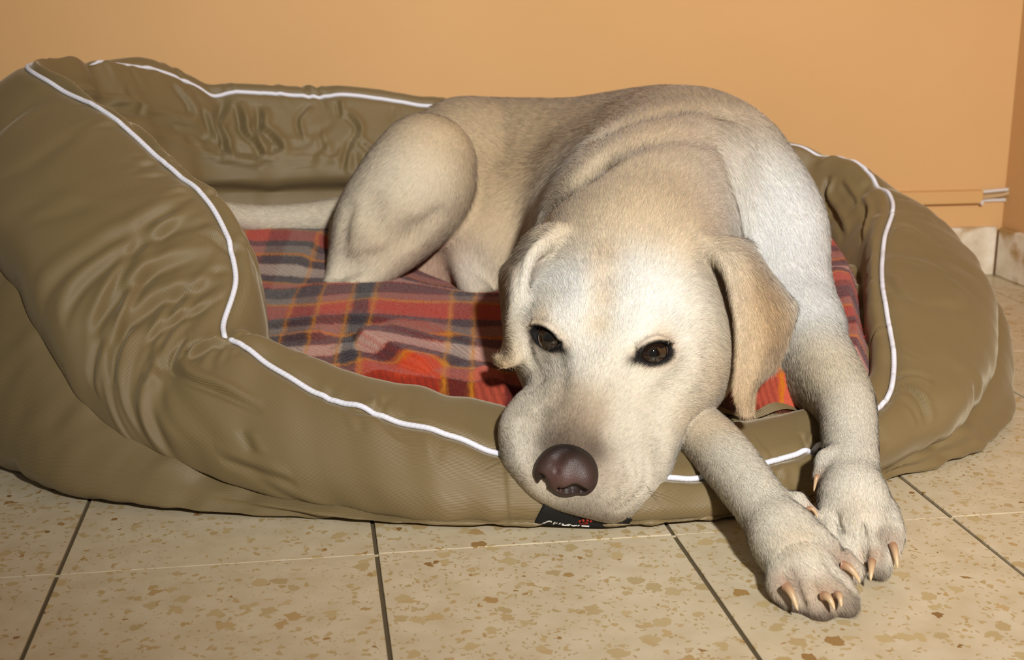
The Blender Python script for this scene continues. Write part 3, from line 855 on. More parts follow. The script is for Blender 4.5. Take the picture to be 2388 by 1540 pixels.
# ------------------------------------------------------------------ the dog: shape
def S(px, py, Y, r): return (W(px, py, Y), PXR(r, py, Y))      # ball given by where it is seen, its depth and its radius in pixels
HN = W(1318, 1095, .972); HQ = W(1465, 470, 1.165); HO = W(1398, 800, 1.055)
hf = HN - HQ; hf /= np.linalg.norm(hf)
hr = np.array([1.0, 0, 0]); hr = hr - hf * (hr @ hf); hr /= np.linalg.norm(hr)
hu = np.cross(hf, hr); hu = hu if hu[2] > 0 else -hu
HR = np.stack([hr, hf, hu])                                    # rows: right of picture, towards nose, up off the face
def H(x, y, z): return HO + x * hr + y * hf + z * hu           # head space -> world
def hell(c, r, k=.02, op='add', rot=0.0, tilt=0.0, R=None):
    A = HR
    if rot:
        c_, s_ = math.cos(rot), math.sin(rot); A = np.stack([c_ * HR[0] + s_ * HR[1], -s_ * HR[0] + c_ * HR[1], HR[2]])
    if tilt:
        c_, s_ = math.cos(tilt), math.sin(tilt); A = np.stack([c_ * A[0] + s_ * A[2], A[1], -s_ * A[0] + c_ * A[2]])
    if R is not None: A = R
    return ellip(H(*c), r, A, k, op)
def hchain(pts, k=.02, op='add'): return ball_chain([(H(*p[:3]), p[3]) for p in pts], k, op)

body = []
# trunk
body += ellip(W(1560, 505, 1.47), (.150, .16, .128), k=.05)
body += ball_chain([S(1640, 338, 1.50, 108), S(1490, 365, 1.60, 105)], .06)
body += ball_chain([(W(1500, 448, 1.56), .112), (W(1200, 404, 1.63), .094), (W(1090, 395, 1.61), .090)], .06)
body += ellip(W(1200, 580, 1.54), (.110, .10, .10), k=.05)
# shoulders
body += ball_chain([S(1725, 385, 1.46, 105), S(1815, 510, 1.37, 108), S(1840, 640, 1.31, 95), S(1875, 760, 1.24, 86)], .035)
body += ball_chain([S(1390, 440, 1.48, 125), S(1330, 560, 1.40, 95), S(1330, 700, 1.33, 70)], .03)
body += ellip(W(1600, 770, 1.30), (.13, .10, .075), k=.04)
# neck with its loose scruff
body += ball_chain([(W(1560, 430, 1.45), .100), (W(1495, 530, 1.32), .106), (W(1470, 620, 1.22), .092)], .03)
body += ball_chain([S(1430, 340, 1.52, 42), S(1560, 285, 1.47, 42), S(1690, 312, 1.47, 44)], .03)
body += ball_chain([S(1395, 395, 1.44, 40), S(1540, 335, 1.385, 44), S(1660, 365, 1.39, 48)], .03)
# groin and the flank fold
body += ellip(W(1010, 640, 1.55), (.06, .07, .06), k=.02)
body += ball_chain([S(1085, 490, 1.52, 16), S(1075, 590, 1.475, 20), S(1085, 640, 1.455, 28), S(1120, 700, 1.43, 38)], .014)
# tail
body += ball_chain([S(830, 500, 1.57, 46), S(700, 512, 1.55, 37), S(580, 510, 1.52, 31), S(490, 492, 1.48, 25)], .02)
# hind leg folded at the left
body += ball_chain([S(992, 385, 1.48, 120), S(965, 440, 1.465, 134), S(898, 520, 1.45, 118), S(842, 590, 1.44, 74), S(800, 650, 1.42, 42)], .016)
body += ball_chain([S(985, 490, 1.47, 78), S(900, 600, 1.43, 50), S(840, 655, 1.41, 38), S(780, 685, 1.40, 34)], .016)
body += ball_chain([S(805, 530, 1.50, 34), S(788, 640, 1.46, 24)], .012)
# tendons and the fold between thigh and shank
def groove(pix, depth, k, r=.0015):
    """shallow valley along the surface points seen at the given pixels"""
    p = seen(body, pix); o = np.array([0, 0, CAM_H]); dd = p - o; dd /= np.linalg.norm(dd, axis=1, keepdims=True)
    lift = k * (1 - 2 * math.sqrt(min(depth / k, .25))) + r if depth < k / 4 else r - (depth - k / 4)
    return ball_chain([(q - e * lift, r) for q, e in zip(p, dd)], k, 'sub')
for pix, depth, k in (([(818, 480), (800, 560), (798, 640)], .004, .014), ([(800, 640), (880, 600), (960, 555), (1020, 500)], .0045, .018), ([(860, 470), (900, 540), (960, 540)], .004, .030)):
    body += groove(pix, depth, k)
# foreleg at the right of the picture
body += ball_chain([S(1872, 770, 1.235, 84), S(1922, 850, 1.165, 76), S(1970, 940, 1.105, 69), S(1982, 1030, 1.05, 64), S(1984, 1110, 1.0, 66), S(1992, 1180, .962, 72)], .022)
body += ball_chain([S(1830, 840, 1.24, 75), S(1880, 890, 1.19, 60), S(1945, 950, 1.14, 46)], .03)

# head
body += hell((.008, -.082, -.050), (.086, .090, .056), .03)         # cranium
body += hell((.003, -.040, -.030), (.064, .055, .034), .025)        # forehead
body += hchain([(0, .0, -.040, .036), (-.001, .060, -.043, .033), (-.003, .104, -.039, .026)], .02)   # bridge of the muzzle
body += hell((-.036, -.020, -.016), (.024, .021, .016), .018)       # brows
body += hell((.038, -.020, -.016), (.026, .021, .016), .018)
body += hell((-.056, -.045, -.062), (.028, .060, .044), .025)       # cheeks
body += hell((.076, -.050, -.074), (.046, .064, .050), .03)
body += hell((.050, .005, -.066), (.040, .050, .040), .03)
body += hell((-.030, .066, -.060), (.036, .060, .034), .018)        # flews
body += hell((.040, .062, -.068), (.042, .066, .038), .02)
body += hell((.025, .096, -.055), (.039, .031, .030), .016)         # lips under the nose
body += hell((.010, .030, -.092), (.070, .085, .030), .02)          # lower jaw
body += hchain([(-.054, .050, -.050, .008), (-.057, .072, -.042, .012), (-.046, .096, -.046, .012)], .016)   # loose lip at the left
body += ball_chain([S(1228, 1020, 1.026, 28), S(1236, 1068, 1.012, 36), S(1260, 1115, 1.002, 32), S(1302, 1150, .998, 26), S(1350, 1166, .994, 28), S(1415, 1165, .996, 42)], .022)   # lips wrapping under the nose
# creases of the loose skin
for pix, depth, k in (
        ([(1228, 790), (1242, 850), (1258, 890)], .0014, .008),
        ([(1300, 850), (1304, 880), (1296, 930)], .0012, .014), ([(1482, 1070), (1490, 1108), (1466, 1150), (1424, 1182)], .0009, .006),
        ([(1506, 1085), (1504, 1130), (1474, 1168), (1440, 1190)], .0010, .006), ([(1462, 1080), (1468, 1110), (1448, 1140)], .0010, .006), ([(1540, 930), (1532, 975), (1545, 1040)], .0022, .020),
        ([(1590, 800), (1604, 850), (1570, 900), (1540, 930)], .0022, .016), ([(1405, 650), (1395, 720), (1380, 800)], .0020, .024),
        ([(1212, 990), (1218, 1040), (1240, 1090)], .0016, .010), ([(1258, 960), (1250, 1010), (1245, 1060)], .0022, .014), ([(1440, 900), (1420, 980), (1405, 1040)], .0014, .016)):
    body += groove(pix, depth, k)
# rolls of the scruff and the neck's edge over the shoulders
for pix, depth, k in (([(1395, 318), (1490, 275), (1600, 255), (1680, 262)], .003, .020), ([(1370, 408), (1450, 350), (1560, 318), (1660, 325)], .0035, .024),
                  ([(1690, 340), (1722, 430), (1750, 520)], .005, .030), ([(1400, 385), (1330, 440), (1262, 505)], .006, .026)):
    body += groove(pix, depth, k)
# foreleg under the chin
body += ball_chain([S(1560, 950, 1.13, 62), S(1655, 1030, 1.066, 66), S(1712, 1095, 1.016, 67), S(1775, 1178, .958, 65), S(1838, 1270, .908, 70)], .002)
# paws: pad block, then toes
def paw(c, toes, k=.010):
    out = ball_chain(c, .018)
    for t in toes: out += ball_chain(t, k)
    return out
body += paw([S(1835, 1260, .912, 72), S(1880, 1325, .882, 70)], [
    [S(1832, 1320, .888, 40), S(1824, 1365, .868, 37), S(1845, 1402, .855, 29)],
    [S(1880, 1345, .878, 44), S(1897, 1396, .854, 46), S(1912, 1424, .843, 34)],
    [S(1915, 1335, .882, 44), S(1952, 1388, .858, 46), S(1970, 1412, .847, 34)],
    [S(1905, 1275, .898, 44), S(1950, 1308, .890, 38), S(1988, 1332, .880, 27)]], .007)
body += paw([S(1990, 1170, .968, 70), S(2010, 1235, .938, 66)], [
    [S(1945, 1200, .955, 38), S(1942, 1255, .930, 34), S(1950, 1300, .912, 28)],
    [S(1992, 1225, .945, 38), S(1992, 1285, .920, 36), S(1992, 1322, .905, 28)],
    [S(2035, 1225, .945, 38), S(2045, 1285, .920, 37), S(2050, 1322, .902, 30)],
    [S(2062, 1200, .955, 36), S(2078, 1250, .930, 32), S(2076, 1285, .915, 24)]], .006)
for pix, depth, k in (([(1950, 1200), (1960, 1240), (1964, 1280)], .0045, .005), ([(2013, 1228), (2018, 1280), (2019, 1330)], .0050, .005), ([(2060, 1240), (2063, 1275), (2060, 1310)], .0025, .006),
                  ([(1838, 1335), (1855, 1370), (1872, 1408)], .0035, .006), ([(1902, 1350), (1925, 1392), (1934, 1425)], .0020, .006), ([(1922, 1300), (1950, 1340), (1985, 1375)], .0032, .006)):
    body += groove(pix, depth, k)
# dewclaw pads on the inner wrists
body += ball_chain([S(1862, 1168, .952, 20), S(1890, 1192, .945, 12)], .012)
body += ball_chain([S(1925, 1075, 1.01, 24), S(1910, 1112, .998, 14)], .012)
# eye sockets: an almond cut for each eye
EYE = []
ON_FACE = seen(body, [(1270, 787), (1531, 821)])
for ei, (c, sl, nrm) in enumerate((((-.0455, .0010, -.0062), (-.76, -.58, -.30), (-.52, .20, .83)), ((.0480, -.0045, -.0050), (.86, -.50, -.08), (.30, .25, .92)))):
    n_ = np.array(nrm) @ HR
    g_ = np.array([(eval_points(body, (ON_FACE[ei] + e_)[None]) - eval_points(body, (ON_FACE[ei] - e_)[None]))[0] for e_ in np.eye(3) * .007]); g_ /= np.linalg.norm(g_)
    n_ = n_ * .35 + g_ * .65; n_ /= np.linalg.norm(n_)          # mostly the skin's own direction there
    a_ = np.array(sl) @ HR; a_ -= n_ * (a_ @ n_); a_ /= np.linalg.norm(a_)
    b_ = np.cross(n_, a_)
    Re = np.stack([a_, b_, n_]); ce = ON_FACE[ei] + n_ * .0012
    EYE.append((ce, Re))
for ce, Re in EYE:
    up_ = Re[1] if Re[1] @ hf < 0 else -Re[1]
    body += ball_chain([(ce - Re[0] * .014 + up_ * .0062 - Re[2] * .001, .0022), (ce + up_ * .0105 + Re[2] * .0008, .0030), (ce + Re[0] * .015 + up_ * .0050 - Re[2] * .0005, .0022)], .005)
    body += ellip(ce + Re[2] * .001 - up_ * .0006, (.0155, .0082, .0135), Re, .0028, 'sub')
    body += ball_chain([(ce - Re[0] * .013 - up_ * .001, .0032), (ce - Re[0] * .0195 - up_ * .0030, .0016)], .004, 'sub')
# ears
def ear(rows): return [[W(*p) for p in r] for r in rows]
body += sheet(ear([
    [(1650, 575, 1.150), (1695, 570, 1.165), (1740, 580, 1.190)],
    [(1690, 615, 1.120), (1735, 610, 1.130), (1785, 640, 1.170)],
    [(1710, 680, 1.105), (1765, 690, 1.110), (1828, 690, 1.160)],
    [(1724, 770, 1.092), (1782, 775, 1.097), (1850, 728, 1.150)],
    [(1724, 850, 1.082), (1765, 850, 1.085), (1806, 845, 1.110)],
    [(1718, 915, 1.075), (1738, 912, 1.074), (1758, 900, 1.084)],
    [(1732, 965, 1.070), (1740, 968, 1.069), (1750, 966, 1.070)]]), [.008, .0055, .0045, .0042, .0042, .0042, .0035], .012)
body += sheet(ear([
    [(1300, 545, 1.150), (1265, 545, 1.165), (1240, 560, 1.185)],
    [(1245, 590, 1.125), (1225, 600, 1.140), (1200, 610, 1.175)],
    [(1222, 650, 1.110), (1200, 650, 1.120), (1176, 640, 1.170)],
    [(1212, 730, 1.100), (1196, 730, 1.105), (1180, 720, 1.150)],
    [(1205, 800, 1.092), (1196, 800, 1.098), (1188, 790, 1.125)],
    [(1202, 838, 1.088), (1188, 845, 1.094), (1170, 842, 1.110)],
    [(1180, 852, 1.090), (1168, 850, 1.096), (1160, 838, 1.105)]]), [.008, .0055, .0045, .0042, .0042, .0042, .0035], .012)
DOG = body
V, F = surface(DOG, (-.42, .80, -.01), (.44, 1.80, .36), .003)
FIELD = surface.last
V = relax(V, F, V[:, 1] > 1.22, 5)
V, F, T1 = refine(V, F, V[:, 1] < 1.24)
nr_ = V[:, 1] < 1.235
V[nr_] = project(DOG, V[nr_], 1)[0]
DF = np.vstack([F[:, [0, 1, 2]], F[:, [0, 2, 3]], T1])
VN = vert_normals(V, DF)
# ------------------------------------------------------------------ the dog: coat colour and fur
CREAM, WHITE, TAN = srgb(206, 194, 172), srgb(226, 222, 214), srgb(188, 159, 118)
GREYB, PINK_, DARK = srgb(128, 104, 80), srgb(176, 132, 112), srgb(16, 12, 10)
def A3(c): return np.array(c, float)
coat_keys = [   # (point, radius m, colour, weight)
    (W(1820, 450, 1.32), .085, srgb(240, 237, 230), 1.6), (W(1860, 600, 1.24), .075, srgb(240, 237, 230), 1.6), (W(1290, 420, 1.36), .060, srgb(236, 232, 224), 1.2),
    (W(1250, 530, 1.32), .045, WHITE, .7), (W(1560, 340, 1.33), .085, TAN, 1), (W(1600, 230, 1.45), .090, TAN, .8),
    (W(1200, 330, 1.55), .120, TAN, .9), (W(1420, 250, 1.5), .07, TAN, .5), (W(1040, 270, 1.44), .055, TAN, .8),
    (W(1150, 500, 1.46), .075, TAN, .5), (W(1440, 490, 1.18), .070, srgb(200, 174, 136), .6), (W(1600, 520, 1.2), .07, TAN, .5),
    (W(960, 420, 1.37), .070, CREAM, .8), (W(920, 540, 1.37), .05, srgb(190, 165, 125), .5),
    (W(1000, 630, 1.47), .045, PINK_, .9), (W(1080, 620, 1.44), .030, WHITE, .5),
    (W(1980, 1050, 1.0), .08, srgb(222, 213, 196), .8), (W(2000, 1200, .92), .07, srgb(224, 216, 200), .8), (W(1780, 1200, .92), .07, srgb(222, 212, 192), .6), (W(1870, 1320, .86), .05, srgb(222, 212, 192), .6),
    (W(1880, 860, 1.14), .045, srgb(200, 180, 145), .6), (W(1990, 1180, .93), .022, TAN, .3), (W(1860, 1250, .88), .022, TAN, .4),
    (H(-.040, -.045, -.01), .034, srgb(232, 228, 220), 1.2), (H(.045, -.045, -.012), .038, srgb(232, 228, 220), 1.2), (H(.060, .000, -.03), .035, CREAM, .7),
    (H(0, .02, -.002), .018, CREAM, .6),
    (H(-.035, .060, -.03), .030, srgb(198, 189, 172), .9), (H(.050, .070, -.04), .040, srgb(198, 188, 170), .9),
    (H(.0, .075, -.008), .024, srgb(150, 128, 102), .9), (H(.0, .100, -.008), .022, srgb(112, 90, 70), 1.0), (H(.028, .110, -.020), .014, srgb(140, 120, 100), .8),
    (H(.020, .142, -.040), .022, srgb(140, 128, 112), .7), (H(-.030, .115, -.020), .014, srgb(170, 150, 125), .6),
    # ears
    (W(1800, 690, 1.12), .035, srgb(180, 144, 98), 1.0), (W(1810, 780, 1.10), .035, srgb(182, 146, 100), 1.0), (W(1740, 880, 1.06), .030, srgb(184, 150, 104), .9), (W(1745, 950, 1.06), .02, srgb(170, 134, 88), 1),
    (W(1180, 660, 1.14), .022, srgb(172, 134, 86), 1.0), (W(1185, 770, 1.11), .02, srgb(190, 164, 124), .8), (W(1165, 850, 1.09), .014, srgb(190, 156, 108), .8),
    # toes
    (W(1830, 1375, .850), .014, srgb(170, 128, 98), .8), (W(1920, 1395, .845), .018, srgb(190, 150, 112), .9), (W(1970, 1400, .845), .013, srgb(150, 130, 105), .8),
    (W(1965, 1310, .880), .013, srgb(172, 132, 104), .9), (W(2030, 1300, .905), .012, srgb(186, 150, 112), .7), (W(2072, 1255, .92), .010, srgb(150, 120, 94), .9),
    (W(1890, 1192, .94), .008, srgb(165, 112, 86), 1), (W(1908, 1112, .99), .008, srgb(165, 112, 86), 1),
]
face = [((1290, 1035), .012, srgb(58, 45, 36), 3.0), ((1335, 1030), .014, srgb(66, 52, 42), 3.0), ((1385, 1050), .010, srgb(58, 45, 36), 3.0), ((1325, 990), .018, srgb(116, 96, 78), 2.2), ((1325, 945), .020, srgb(160, 140, 115), 1.2),
        ((1320, 930), .020, srgb(178, 158, 128), .8), ((1420, 1060), .008, srgb(150, 132, 110), .7), ((1345, 1185), .012, srgb(130, 118, 102), 1.0), ((1400, 1200), .014, srgb(128, 116, 102), .9), ((1440, 1150), .014, srgb(190, 176, 154), .8),
        ((1220, 1060), .018, srgb(200, 192, 176), .9), ((1500, 1040), .022, srgb(198, 188, 168), .9), ((1640, 760), .03, srgb(204, 188, 160), .7), ((1480, 640), .026, WHITE, .7), ((1320, 680), .020, WHITE, .6), ((1270, 700), .016, srgb(208, 186, 150), .6),
        ((1410, 600), .014, srgb(206, 176, 134), .7), ((1404, 650), .013, srgb(204, 172, 126), .8), ((1402, 700), .012, srgb(204, 172, 126), .8), ((1394, 760), .010, srgb(206, 180, 140), .7), ((1545, 780), .010, srgb(186, 152, 104), .8), ((1262, 740), .008, srgb(186, 152, 104), .8),
        ((1640, 1000), .02, srgb(200, 176, 138), .6), ((1922, 1440), .008, srgb(92, 80, 70), 4), ((1985, 1408), .009, srgb(96, 84, 72), 4), ((2050, 1336), .007, srgb(98, 86, 74), 4), ((1842, 1416), .005, srgb(104, 90, 78), 3), ((1922, 1372), .009, srgb(160, 122, 90), 2), ((1832, 1352), .009, srgb(148, 110, 84), 2), ((1962, 1300), .009, srgb(156, 118, 92), 2), ((2032, 1290), .007, srgb(168, 132, 98), 2), ((2072, 1250), .008, srgb(140, 110, 88), 2), ((1860, 1255), .014, srgb(186, 160, 124), .9), ((2000, 1185), .014, srgb(196, 172, 140), .8), ((1360, 850), .02, WHITE, .5), ((1560, 880), .02, srgb(210, 198, 176), .5)]
for q_, (pp_, r_, c_, w_) in zip(seen(DOG, [f_[0] for f_ in face]), face): coat_keys.append((q_, r_, c_, w_))
def coat(P):
    acc = np.tile(A3(CREAM), (len(P), 1)) * .30; wt = np.full(len(P), .30)
    for c, r, col, w in coat_keys:
        g = w * np.exp(-((P - c) ** 2).sum(1) / (r * r))
        acc += g[:, None] * A3(col); wt += g
    C = acc / wt[:, None]
    # black pigment of the lids, the under-paw pads and the lip edge
    for ce, Re in EYE:
        q = (P - ce) @ Re.T; up = 1.0 if Re[1] @ hf < 0 else -1.0
        qy = q[:, 1] * up + .0012; qx = q[:, 0] + .0012
        e = np.sqrt((qx / .0182) ** 2 + (qy / .0108) ** 2 + (q[:, 2] / .016) ** 2)
        inner = np.exp(-(((q[:, 0] + .0200) / .007) ** 2 + ((qy + .0025) / .0048) ** 2 + (q[:, 2] / .012) ** 2))
        soft = np.where(qy > 0, 5.5, 3.2)
        m = np.clip(np.maximum(1.15 - np.clip(e - .95, 0, 9) * soft, inner * 1.4), 0, 1) * (np.abs(q[:, 2]) < .03)
        m2 = np.clip(1.0 - np.clip(e - 1.0, 0, 9) * 1.5, 0, 1) * .40 * (np.abs(q[:, 2]) < .03)
        C = C * (1 - m2[:, None]) + A3(srgb(176, 140, 92)) * m2[:, None]
        C = C * (1 - m[:, None]) + A3(DARK) * m[:, None]
    pad = np.clip((.0085 - P[:, 2]) / .004, 0, 1) * (P[:, 1] < .96) * (P[:, 0] > .15)
    C = C * (1 - pad[:, None]) + A3(srgb(92, 78, 66)) * pad[:, None]
    q = (P - HO) @ HR.T
    rim = np.exp(-(((q[:, 0] + .0035) / .028) ** 2 + ((q[:, 1] - .113) / .021) ** 2 + ((q[:, 2] + .016) / .021) ** 2)) ** 1.0
    rim = np.clip(rim * 2.2 - .75, 0, 1)
    C = C * (1 - rim[:, None]) + A3(srgb(58, 44, 36)) * rim[:, None]
    return C
def mat_fur(name, normal_attr=None, lum=1.0):
    s = NT(name, .72, .18)
    at = s.n('ShaderNodeAttribute', attribute_name='tint')
    g = s.n('ShaderNodeNewGeometry').outputs['Position']
    n1 = s.noise(g, 420, 2).outputs[0]; n2 = s.noise(g, 45, 3).outputs[0]
    k = s.math('ADD', s.math('MULTIPLY', n1, .16 * lum), s.math('ADD', s.math('MULTIPLY', n2, .14 * lum), .85 * lum))
    v = s.n('ShaderNodeVectorMath', operation='SCALE'); s.l(at.outputs['Color'], v.inputs[0]); s.l(k, v.inputs['Scale'])
    s.color(v.outputs[0])
    s.b.inputs['Sheen Weight'].default_value = .12; s.b.inputs['Sheen Roughness'].default_value = .4
    if normal_attr:
        an = s.n('ShaderNodeAttribute', attribute_name=normal_attr); s.l(an.outputs['Vector'], s.b.inputs['Normal'])
    return s.m
dog = empty('dog', (.25, 1.40, .09))
tag(dog, 'cream yellow labrador lying curled with its chin on the bed rim', 'dog')
me = mesh_from('body', V, DF)
VC = coat(V); set_col(me, VC)
dog_body = part('body', me, mat_fur('dog_coat', None, .95), dog)

# short fur: hundreds of thousands of fine hairs lying along the coat
def DIR(a, b): d = W(*b) - W(*a); return (W(*a), d / np.linalg.norm(d))
flow = [(H(0, .09, 0), -hf), (H(-.04, .07, -.03), -hf - .5 * hr), (H(.04, .07, -.03), -hf + .6 * hr), (H(0, .03, 0), -hf), (H(0, -.03, 0), -hf), (H(-.04, -.03, -.01), -hf - .6 * hr),
        (H(.05, -.03, -.01), -hf + .7 * hr), (H(.09, -.02, -.06), -.6 * hf + hr - hu), (H(.02, .14, -.04), -hu + .3 * hr), (H(0, -.12, -.01), -hf)]
flow += [DIR((1480, 470, 1.2), (1540, 380, 1.33)), DIR((1560, 360, 1.34), (1600, 290, 1.45)), DIR((1600, 240, 1.48), (1450, 230, 1.62)), DIR((1400, 280, 1.5), (1250, 300, 1.58)),
         DIR((1200, 350, 1.55), (1080, 340, 1.6)), DIR((1180, 270, 1.58), (1080, 300, 1.6)), DIR((1320, 262, 1.56), (1180, 280, 1.6)), DIR((1150, 500, 1.46), (1080, 640, 1.46)), DIR((1280, 430, 1.36), (1230, 560, 1.36)), DIR((1700, 420, 1.35), (1800, 520, 1.3)),
         DIR((1820, 400, 1.36), (1880, 520, 1.3)), DIR((1860, 600, 1.25), (1890, 740, 1.2)), DIR((1900, 760, 1.18), (1950, 880, 1.12)), DIR((1980, 950, 1.06), (1984, 1100, .97)),
         DIR((1990, 1150, .95), (2000, 1250, .91)), DIR((2000, 1270, .91), (2010, 1320, .9)), DIR((1650, 1010, 1.0), (1760, 1150, .93)), DIR((1780, 1180, .92), (1850, 1290, .87)), DIR((1860, 1310, .86), (1920, 1400, .84)),
         DIR((1000, 330, 1.4), (940, 430, 1.37)), DIR((940, 450, 1.36), (850, 600, 1.38)), DIR((850, 600, 1.38), (800, 670, 1.38)), DIR((1080, 580, 1.46), (1090, 680, 1.42)),
         DIR((800, 510, 1.5), (600, 510, 1.5)), DIR((1780, 660, 1.11), (1800, 780, 1.1)), DIR((1750, 850, 1.06), (1742, 940, 1.06)), DIR((1200, 650, 1.12), (1195, 780, 1.1))]
fp = np.array([a for a, _ in flow]); fd = np.array([np.asarray(b) / np.linalg.norm(b) for _, b in flow])
def flow_at(P):
    out = np.zeros_like(P)
    for i in range(0, len(P), 50000):
        d2 = ((P[i:i + 50000, None] - fp[None]) ** 2).sum(2) + 1e-5
        w = 1 / d2 ** 2; out[i:i + 50000] = (w[..., None] * fd[None]).sum(1) / w.sum(1, keepdims=True)
    return out
def fur_mesh(n_hair):
    a, b, c = V[DF[:, 0]], V[DF[:, 1]], V[DF[:, 2]]
    cr_ = np.cross(b - a, c - a); area = np.linalg.norm(cr_, axis=1) * .5; fn = cr_ / (2 * area[:, None] + 1e-15)
    cen = (a + b + c) / 3
    view = np.array([0, 0, CAM_H]) - cen; view /= np.linalg.norm(view, axis=1, keepdims=True)
    facing = (fn * view).sum(1)
    q = (cen - HO) @ HR.T
    dens = np.where(cen[:, 1] < 1.26, 1.7, .8) * (facing > -.45) * (fn[:, 2] > -.75) * (cen[:, 2] > .006)
    p = area * dens; p /= p.sum()
    idx = rng.choice(len(DF), n_hair, p=p)
    r1, r2 = rng.random(n_hair), rng.random(n_hair); s1 = np.sqrt(r1)
    w0, w1, w2 = 1 - s1, s1 * (1 - r2), s1 * r2
    T = DF[idx]
    P = w0[:, None] * V[T[:, 0]] + w1[:, None] * V[T[:, 1]] + w2[:, None] * V[T[:, 2]]
    N = w0[:, None] * VN[T[:, 0]] + w1[:, None] * VN[T[:, 1]] + w2[:, None] * VN[T[:, 2]]
    N /= np.linalg.norm(N, axis=1, keepdims=True)
    D = flow_at(P) + .16 * rng.normal(size=P.shape) + .18 * np.stack([noise3(P, .03, s_) for s_ in (31, 32, 33)], 1)
    D -= N * (D * N).sum(1, keepdims=True); D /= np.linalg.norm(D, axis=1, keepdims=True) + 1e-9
    q = (P - HO) @ HR.T
    # hair length: short on the muzzle and paws, longer on neck and shoulders
    L = np.full(n_hair, .0105)
    head = np.exp(-((q[:, 0] / .11) ** 2 + ((q[:, 1] + .02) / .13) ** 2 + ((q[:, 2] + .04) / .08) ** 2) * 1.2)
    L = L * (1 - head) + .0055 * head
    muz = np.clip((q[:, 1] - .02) / .08, 0, 1) * (np.abs(q[:, 0]) < .1) * (P[:, 1] < 1.1) * (q[:, 2] > -.12); L = np.where(muz > 0, np.minimum(L, .0062 - .0016 * muz), L)
    leg = (P[:, 1] < 1.10) & (P[:, 0] > .13) & (q[:, 1] < .3); L = np.where(leg & (head < .3), .0068, L)
    neck = np.exp(-((P - W(1580, 330, 1.42)) ** 2).sum(1) / .14 ** 2) + .7 * np.exp(-((P - W(1850, 480, 1.34)) ** 2).sum(1) / .12 ** 2); L = L + .005 * np.clip(neck, 0, 1) * (1 - head)
    CB = w0[:, None] * VC[T[:, 0]] + w1[:, None] * VC[T[:, 1]] + w2[:, None] * VC[T[:, 2]]
    # keep the eyes and the nose clear
    keep = np.ones(n_hair, bool)
    for ce, Re in EYE:
        e = (P - ce) @ Re.T; dd = np.sqrt((e[:, 0] / .0168) ** 2 + (e[:, 1] / .0098) ** 2 + (e[:, 2] / .015) ** 2)
        keep &= dd > 1.0; L *= np.clip((dd - .6) / 1.2, .3, 1)
    nn = np.sqrt(((q[:, 0] + .0035) / .026) ** 2 + ((q[:, 1] - .115) / .019) ** 2 + ((q[:, 2] + .017) / .020) ** 2); keep &= nn > 1.02
    P, N, D, L, CB = P[keep], N[keep], D[keep], L[keep], CB[keep]; n = len(P)
    L = L * rng.uniform(.65, 1.15, n)
    lift = (rng.uniform(.05, .19, n) * (1 - .35 * np.clip((P[:, 1] - 1.2) / .2, 0, 1)))[:, None]
    wd = np.cross(D, N) + .5 * rng.normal(size=(n, 1)) * N; wd /= np.linalg.norm(wd, axis=1, keepdims=True)
    wid = (.00013 + .005 * L) [:, None] * rng.uniform(.7, 1.2, (n, 1))
    base = P - N * .0004
    v0 = base - wd * wid; v1 = base + wd * wid
    v2 = base + (D + N * lift) * L[:, None]
    gap = sample_field(FIELD, v2); v2 = v2 + N * np.clip(lift[:, 0] * L * .8 + .0004 - gap, 0, .006)[:, None]     # hairs follow hollows of the coat
    VV_ = np.stack([v0, v1, v2], 1).reshape(-1, 3)
    far = np.clip((P[:, 1] - 1.2) / .2, 0, 1)
    C = CB * 1.20 * (1 + (rng.uniform(-.16, .20, n) * (1 - .5 * far))[:, None]) * (1 + .05 * rng.normal(size=(n, 3)))
    pep = (rng.random(n) < .10) & (q[keep][:, 1] > .06) & (P[:, 1] < 1.04) & (np.abs(q[keep][:, 0]) < .09); C[pep] *= .45
    C = np.clip(C, .004, .93)
    Ch = np.stack([C * .94, C * .94, np.clip(C * 1.06, 0, .95)], 1).reshape(-1, 3)
    nm = N + .22 * rng.normal(size=N.shape) + .25 * D; nm /= np.linalg.norm(nm, axis=1, keepdims=True)
    return VV_, np.arange(3 * n).reshape(-1, 3), Ch, np.repeat(nm, 3, 0)
fv, ff, fc, fnm = fur_mesh(N_HAIR)
me = mesh_from('fur', fv, ff, smooth=False)
set_col(me, fc)
at_ = me.attributes.new('lie', 'FLOAT_VECTOR', 'POINT'); at_.data.foreach_set('vector', np.ascontiguousarray(fnm, dtype=np.float32).ravel())
fur = part('fur', me, mat_fur('dog_fur', 'lie'), dog); fur['kind'] = 'stuff'

# nose
nose = []
NX = -.0035
nose += hell((NX, .111, -.019), (.0245, .0185, .0195), .006)
nose += hell((NX - .0150, .119, -.019), (.0112, .0125, .0135), .006); nose += hell((NX + .0150, .119, -.019), (.0112, .0125, .0135), .006)
nose += hell((NX, .123, -.018), (.013, .0125, .015), .006)
nose += hell((NX, .124, -.032), (.014, .009, .010), .006)
o_ = np.array([0, 0, CAM_H])
NOSTRIL = []
for pix, r, k in (([(1260, 1118), (1268, 1130), (1274, 1143)], .0036, .003), ([(1322, 1146), (1338, 1141), (1356, 1147)], .0040, .003), ([(1356, 1145), (1374, 1147), (1386, 1134)], .0014, .003),
                  ([(1250, 1118), (1258, 1122)], .0012, .003), ([(1298, 1100), (1302, 1140), (1304, 1170)], .0006, .004), ([(1300, 1068), (1310, 1056), (1322, 1050)], .0014, .010)):
    p_ = seen(nose, pix)
    if r > .003: NOSTRIL += list(p_)
    nose += ball_chain([(q + (.0022 if r > .003 else 0) * np.array([0, 1, .2]), r) for q in p_], k, 'sub')
